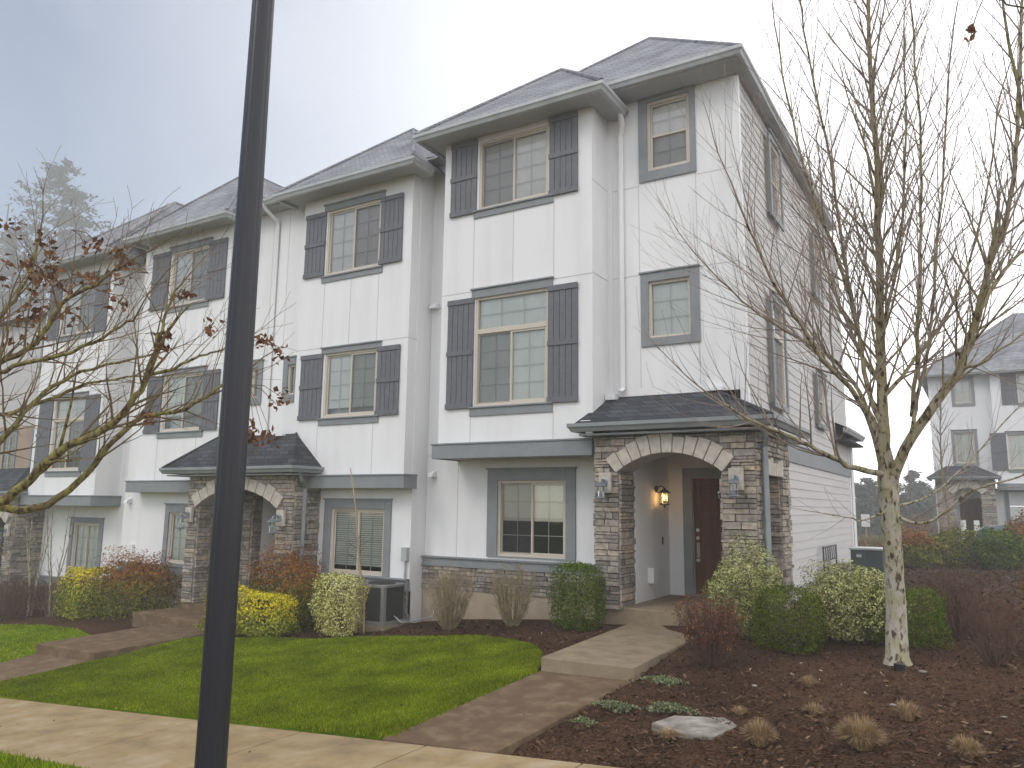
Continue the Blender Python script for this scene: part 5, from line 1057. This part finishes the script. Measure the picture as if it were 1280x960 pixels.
for i,(px,py,D,hw) in enumerate(((1072,606,70,3.2),(1086,600,75,3.2),(1102,612,72,3.2),(1116,604,85,3.4),(1138,590,80,2.6),(1150,616,74,3.4),(1163,612,78,3.2),(1176,620,84,3.6),(1128,622,64,3.0))):
    conifer(px,py,D,hw,['dark conifer beside the rear corner of the end townhouse','conifer just left of the bare tree trunk, in the far tree line','conifer behind the bare tree trunk, in the far tree line','pointed pale conifer just right of the bare trunk, far back','narrow spire-topped conifer, tallest between trunk and right house','rounded conifer right of the spire-topped one','conifer just left of the right house porch','conifer partly behind the right house porch','short nearer conifer right of the bare trunk'][i],20+i,6500,.25,-2.5,.55,'distant tree line conifers')
# far shrubs
for (x,y,rx,h,lb,lm,tmn) in ((3.55,15.0,.62,.95,'olive green shrub just right of the bare tree trunk, far side of the mulch','nandg','nandr'),(4.55,16.0,.75,1.1,'bushy green shrub below the right house porch','nandg',None),(5.6,15.3,.62,1.05,'green shrub in front of the right house pier','boxleaf',None),(6.55,16.4,.72,1.5,'tall reddish green shrub in front of the garage door','dgreen','nandr'),(7.7,16.2,.7,1.1,'green shrub at the far right edge before the car','dgreen',None)):
    shrub('shrub',(x,y),(rx,.7,h),lb,'shrub',lm,n=3600,ls=.12,lw=.055,seed=int(x*10),topmat=tmn,topfrac=.3,amp=.3,open_=.3,group='shrubs along the far edge of the mulch')
for (x,y,r,h,lb) in ((2.2,16.5,.7,.95,'orange-brown grassy clump behind the grey cabinet'),(3.0,19,.9,1.6,'orange-brown leafy shrub right of the bare trunk, far back'),(3.9,21.0,1.0,1.7,'orange-brown shrub by the right house porch')):
    twigbush('russet_shrub',(x,y),(r,r,h),lb,'shrub','twig',n=60,sub=4,leafm='russet' if 'russet' in M else 'brownleaf',nl=2500)
# little bare tree before the right house
tq=at(1187,660,Y=23); t=thing('small_tree',(tq.x,23,-1.6),'small bare tree in front of the right house porch','tree'); TT=Tree(44)
TT.path([Vector((tq.x,23,-1.65)),Vector((tq.x,23,-.3)),Vector((tq.x-.1,23,1.2)),Vector((tq.x-.1,23,2.6)),Vector((tq.x,23,4.0))],.06,.02,kidlen=1.4,dens=.8,start=.35); TT.limb.build('trunk',M['limb'],t); TT.shoot.build('shoots',M['twigred'],t)

# ------------------------------------------------------------------ lamp post
bx,by=2.415,-9.10; bz=gz(bx,by)
lp=thing('lamp_post',(bx,by,bz),'dark fluted lamp post standing in the foreground, cut off by the frame','lamp post')
mb=MB(); n=32; prof=[]
H=4.6
b0=len(mb.v); lv=[(0,.105),(.25,.10),(.30,.078),(.34,.07),(.9,.068),(2.6,.066),(H,.055)]
for z,r in lv:
    for j in range(n):
        th=2*math.pi*j/n; rr=r*(1-.045*(j%4==0)) ; mb.v.append((bx+rr*math.cos(th),by+rr*math.sin(th),bz+z))
for i in range(len(lv)-1):
    for j in range(n): j2=(j+1)%n; mb.f.append((b0+i*n+j,b0+i*n+j2,b0+(i+1)*n+j2,b0+(i+1)*n+j)); mb.m.append(0)
mb.build('post',M['black'],lp)
mb=MB(); mb.lathe((bx,by,bz-.02),[(.16,0),(.16,.05),(.13,.09),(.12,.14),(.105,.2)],24); mb.build('base',M['black'],lp)
mb=MB(); c=(bx,by,bz+H); mb.lathe(c,[(.05,0),(.09,.05),(.14,.12),(.17,.45),(.20,.47),(.10,.62),(.03,.68),(.02,.8)],16); mb.build('lantern_head',M['black'],lp)

# ------------------------------------------------------------------ air conditioner
ax,ay=-4.13,-.28; az=gz(ax,ay); tA=thing('air_conditioner',(ax,ay,az),'round-cornered grey outdoor air conditioner beneath the slatted window','air conditioner')
def rrect(x,y,hx,hy,r,k=5):
    P=[]
    for (sx_,sy_,a0) in ((1,1,0),(-1,1,90),(-1,-1,180),(1,-1,270)):
        for i in range(k+1): a=R_(a0+90*i/k); P.append((x+sx_*(hx-r)+r*math.cos(a),y+sy_*(hy-r)+r*math.sin(a)))
    return P
def prism(mb,P,z0,z1,mi=0):
    b=len(mb.v); n=len(P); mb.v+=[(x,y,z0) for x,y in P]+[(x,y,z1) for x,y in P]; mb.f.append(tuple(b+i for i in range(n))[::-1]); mb.m.append(mi); mb.f.append(tuple(b+n+i for i in range(n))); mb.m.append(mi)
    for i in range(n): mb.f.append((b+i,b+(i+1)%n,b+n+(i+1)%n,b+n+i)); mb.m.append(mi)
z0=az+.08
mb=MB(); prism(mb,rrect(ax,ay,.40,.40,.05),az-.1,z0); mb.build('pad',M['concrete'],tA)
mb=MB(); prism(mb,rrect(ax,ay,.30,.30,.10),z0+.06,z0+.66); mb.build('coil',M['acdark'],tA)
mb=MB()
for i in range(26): z=z0+.09+i*.022; P=rrect(ax,ay,.312,.312,.10); mb.tube([(x,y,z) for x,y in P]+[(P[0][0],P[0][1],z)],.0035,3,cap=False)
for i in range(0,24,2): x,y=rrect(ax,ay,.318,.318,.10)[i]; mb.tube([(x,y,z0+.06),(x,y,z0+.66)],.005,4)
mb.build('grille',M['acdark'],tA)
mb=MB(); prism(mb,rrect(ax,ay,.33,.33,.12),z0,z0+.07); prism(mb,rrect(ax,ay,.33,.33,.12),z0+.65,z0+.70); mb.box(ax+.25,ax+.325,ay-.325,ay-.24,z0,z0+.68); mb.build('cabinet',M['acgrey'],tA,bevel=.01)
mb=MB(); prism(mb,rrect(ax,ay,.25,.25,.23,8),z0+.70,z0+.715); mb.lathe((ax,ay,z0+.715),[(.10,0),(.10,.02),(.03,.035)],16)
for r in (.10,.13,.16,.19,.22): mb.tube([(ax+r*math.cos(a*.3927),ay+r*math.sin(a*.3927),z0+.725+.02*(1-r*3)) for a in range(17)],.004,4)
mb.build('fan_guard',M['acdark'],tA)
mb=MB(); mb.box(ax-.22,ax-.12,ay-.325,ay-.319,z0+.42,z0+.46,0); mb.build('badge',M['red'],tA)
mb=MB(); mb.box(ax-.22,ax-.10,ay-.327,ay-.321,z0+.39,z0+.415); mb.build('badge_plate',M['whiteplastic'],tA)
mb=MB(); mb.tube([(ax+.31,ay+.05,z0+.12),(ax+.42,ay+.08,z0+.03),(-3.62,.1,z0+.04),(-3.52,.45,z0+.08),(-3.50,.56,z0+.3)],.013,8); mb.tube([(ax+.31,ay+.0,z0+.15),(ax+.40,ay+.05,z0+.05),(-3.75,.12,z0+.06),(-3.95,.2,z0+.15),(-3.98,.22,z0+.5)],.010,6); mb.build('refrigerant_pipe',M['gutterpale'],tA)
# cabinet right rear
def cabinet(x0,x1,y0,y1,zt,lb,ml='cabinet'):
    z=gz(x0,y0)-.02; t=thing('utility_cabinet',((x0+x1)/2,(y0+y1)/2,z),lb,'cabinet'); mb=MB(); mb.box(x0,x1,y0,y1,z,zt-.05); mb.build('body',M[ml],t,bevel=.012)
    mb=MB(); mb.box(x0-.03,x1+.03,y0-.03,y1+.03,zt-.05,zt); mb.build('lid',M['gutterpale'],t,bevel=.015)
    mb=MB(); mb.box(x0+.05,(x0+x1)/2-.01,y0-.008,y0,z+.08,zt-.1); mb.box((x0+x1)/2+.01,x1-.05,y0-.008,y0,z+.08,zt-.1); mb.build('door_panel',M[ml],t,bevel=.004)
    mb=MB(); mb.box(x0+.12,x0+.22,y0-.012,y0-.008,zt-.2,zt-.14); mb.build('label_plate',M['gutterpale'],t)
cabinet(2.86,3.50,7.0,7.7,-.80,'grey-green utility cabinet behind the pale shrub at the rear of the end townhouse')
cabinet(6.42,7.5,17.9,18.6,-.50,'dark utility cabinet at the right edge in front of the car')
# small black rail
tR=thing('garden_bench',(2.6,6.8,gz(2.6,6.8)),'black metal bench back against the pale siding behind the shrubs','bench')
z=gz(2.6,6.8)
mb=MB(); mb.tube([(2.48,5.95,-.78),(2.48,7.6,-.78)],.02,6); mb.tube([(2.48,5.95,-1.06),(2.48,7.6,-1.06)],.018,6)
for i in range(7): y=6.0+i*.26; mb.tube([(2.48,y,-1.06),(2.48,y,-.78)],.012,5)
mb.build('backrest',M['darkmetal'],tR)
mb=MB(); mb.box(2.50,2.9,5.95,7.6,-1.20,-1.17); mb.build('seat',M['darkmetal'],tR)
for (x,y) in ((2.48,5.97),(2.48,7.58),(2.88,5.97),(2.88,7.58)):
    mb=MB(); mb.tube([(x,y,z-.02),(x,y,-.78 if x<2.6 else -1.18)],.018,6); mb.build('leg',M['darkmetal'],tR)
# sign post
q=at(1082,650,Y=19); t=thing('sign_post',(q.x,19,gz(q.x,19)),'small white sign on a post between the townhouse corner and the bare tree','sign')
mb=MB(); mb.box(q.x-.03,q.x+.03,18.98,19.02,gz(q.x,19)-.1,q.z-.1); mb.build('post',M['wood'],t)
mb=MB(); mb.box(q.x-.14,q.x+.14,18.94,18.97,q.z-.24,q.z+.2); mb.build('sign_panel',M['whiteplastic'],t,bevel=.01)
# utility pole far left
q=at(11,256,D=110); t=thing('utility_pole',(q.x,q.y,-5),'distant utility pole with cross arm in the fog at the left edge','utility pole')
mb=MB(); mb.tube([(q.x,q.y,-5),(q.x,q.y,q.z+.1)],[.15,.09],8); mb.build('post',M['twig'],t); mb=MB(); mb.box(q.x-1.0,q.x+1.0,q.y-.05,q.y+.05,q.z,q.z+.1); mb.build('cross_arm',M['twig'],t)
# car
tc_=thing('parked_car',(9.0,24,-1.6),'grey-blue car parked before the garage at the right edge','car')
zc=-1.6; prof=[(6.9,.35),(6.75,.5),(6.78,.85),(7.0,1.0),(7.9,1.1),(8.7,1.58),(9.3,1.68),(10.4,1.66),(11.1,1.3),(11.3,1.0),(11.3,.5),(11.2,.35)]
mb=MB(); b=len(mb.v); n=len(prof)
for y,ins in ((23.1,.0),(24.9,.0)):
    for (x,z_) in prof: mb.v.append((x,y+(.14 if z_>1.15 else 0)*(1 if y<24 else -1),zc+z_))
mb.f.append(tuple(range(b,b+n))); mb.m.append(0); mb.f.append(tuple(range(b+n,b+2*n))[::-1]); mb.m.append(0)
for i in range(n): mb.f.append((b+i,b+(i+1)%n,b+n+(i+1)%n,b+n+i)); mb.m.append(0)
mb.build('body',M['car'],tc_,bevel=.05)
mb=MB(); mb.face([(8.02,23.3,zc+1.2),(8.02,24.7,zc+1.2),(8.66,24.62,zc+1.59),(8.66,23.38,zc+1.59)]); mb.v=[(x-.03,y,z+.03) for x,y,z in mb.v]; mb.build('windscreen',M['carglass'],tc_)
mb=MB(); mb.face([(8.1,23.10,zc+1.12),(10.9,23.10,zc+1.12),(10.4,23.21,zc+1.58),(8.8,23.21,zc+1.56)]); mb.build('side_window',M['carglass'],tc_)
for x in (7.75,10.4):
    for y in (23.12,24.88):
        mb=MB(); mb.tube([(x,y-.12,zc+.34),(x,y+.12,zc+.34)],.34,20); wh=mb.build('wheel',M['tyre'],tc_); mb=MB(); mb.tube([(x,y-.13,zc+.34),(x,y+.13,zc+.34)],.2,14); mb.build('rim',M['steel'],wh)
for y in (23.35,24.65):
    mb=MB(); mb.box(6.74,6.8,y-.18,y+.18,zc+.68,zc+.82); mb.build('headlight',M['flash'],tc_,bevel=.02)
tc_.location.x -= 1.6
# ------------------------------------------------------------------ haze
mb=MB(); mb.box(-140,40,-22,110,-14,60)
me=bpy.data.meshes.new('haze'); me.from_pydata(mb.v,[],mb.f); hzm=bpy.data.materials.new('haze_air'); hzm.use_nodes=True; N=hzm.node_tree; N.nodes.clear()
pv=N.nodes.new('ShaderNodeVolumePrincipled'); pv.inputs['Density'].default_value=.0034; pv.inputs['Color'].default_value=(1,1,1,1); pv.inputs['Anisotropy'].default_value=.2
oo=N.nodes.new('ShaderNodeOutputMaterial'); N.links.new(pv.outputs[0],oo.inputs['Volume']); me.materials.append(hzm); o=bpy.data.objects.new('haze',me); COL.objects.link(o); setp(o,'thin pale winter fog filling the air','haze',kind='stuff')
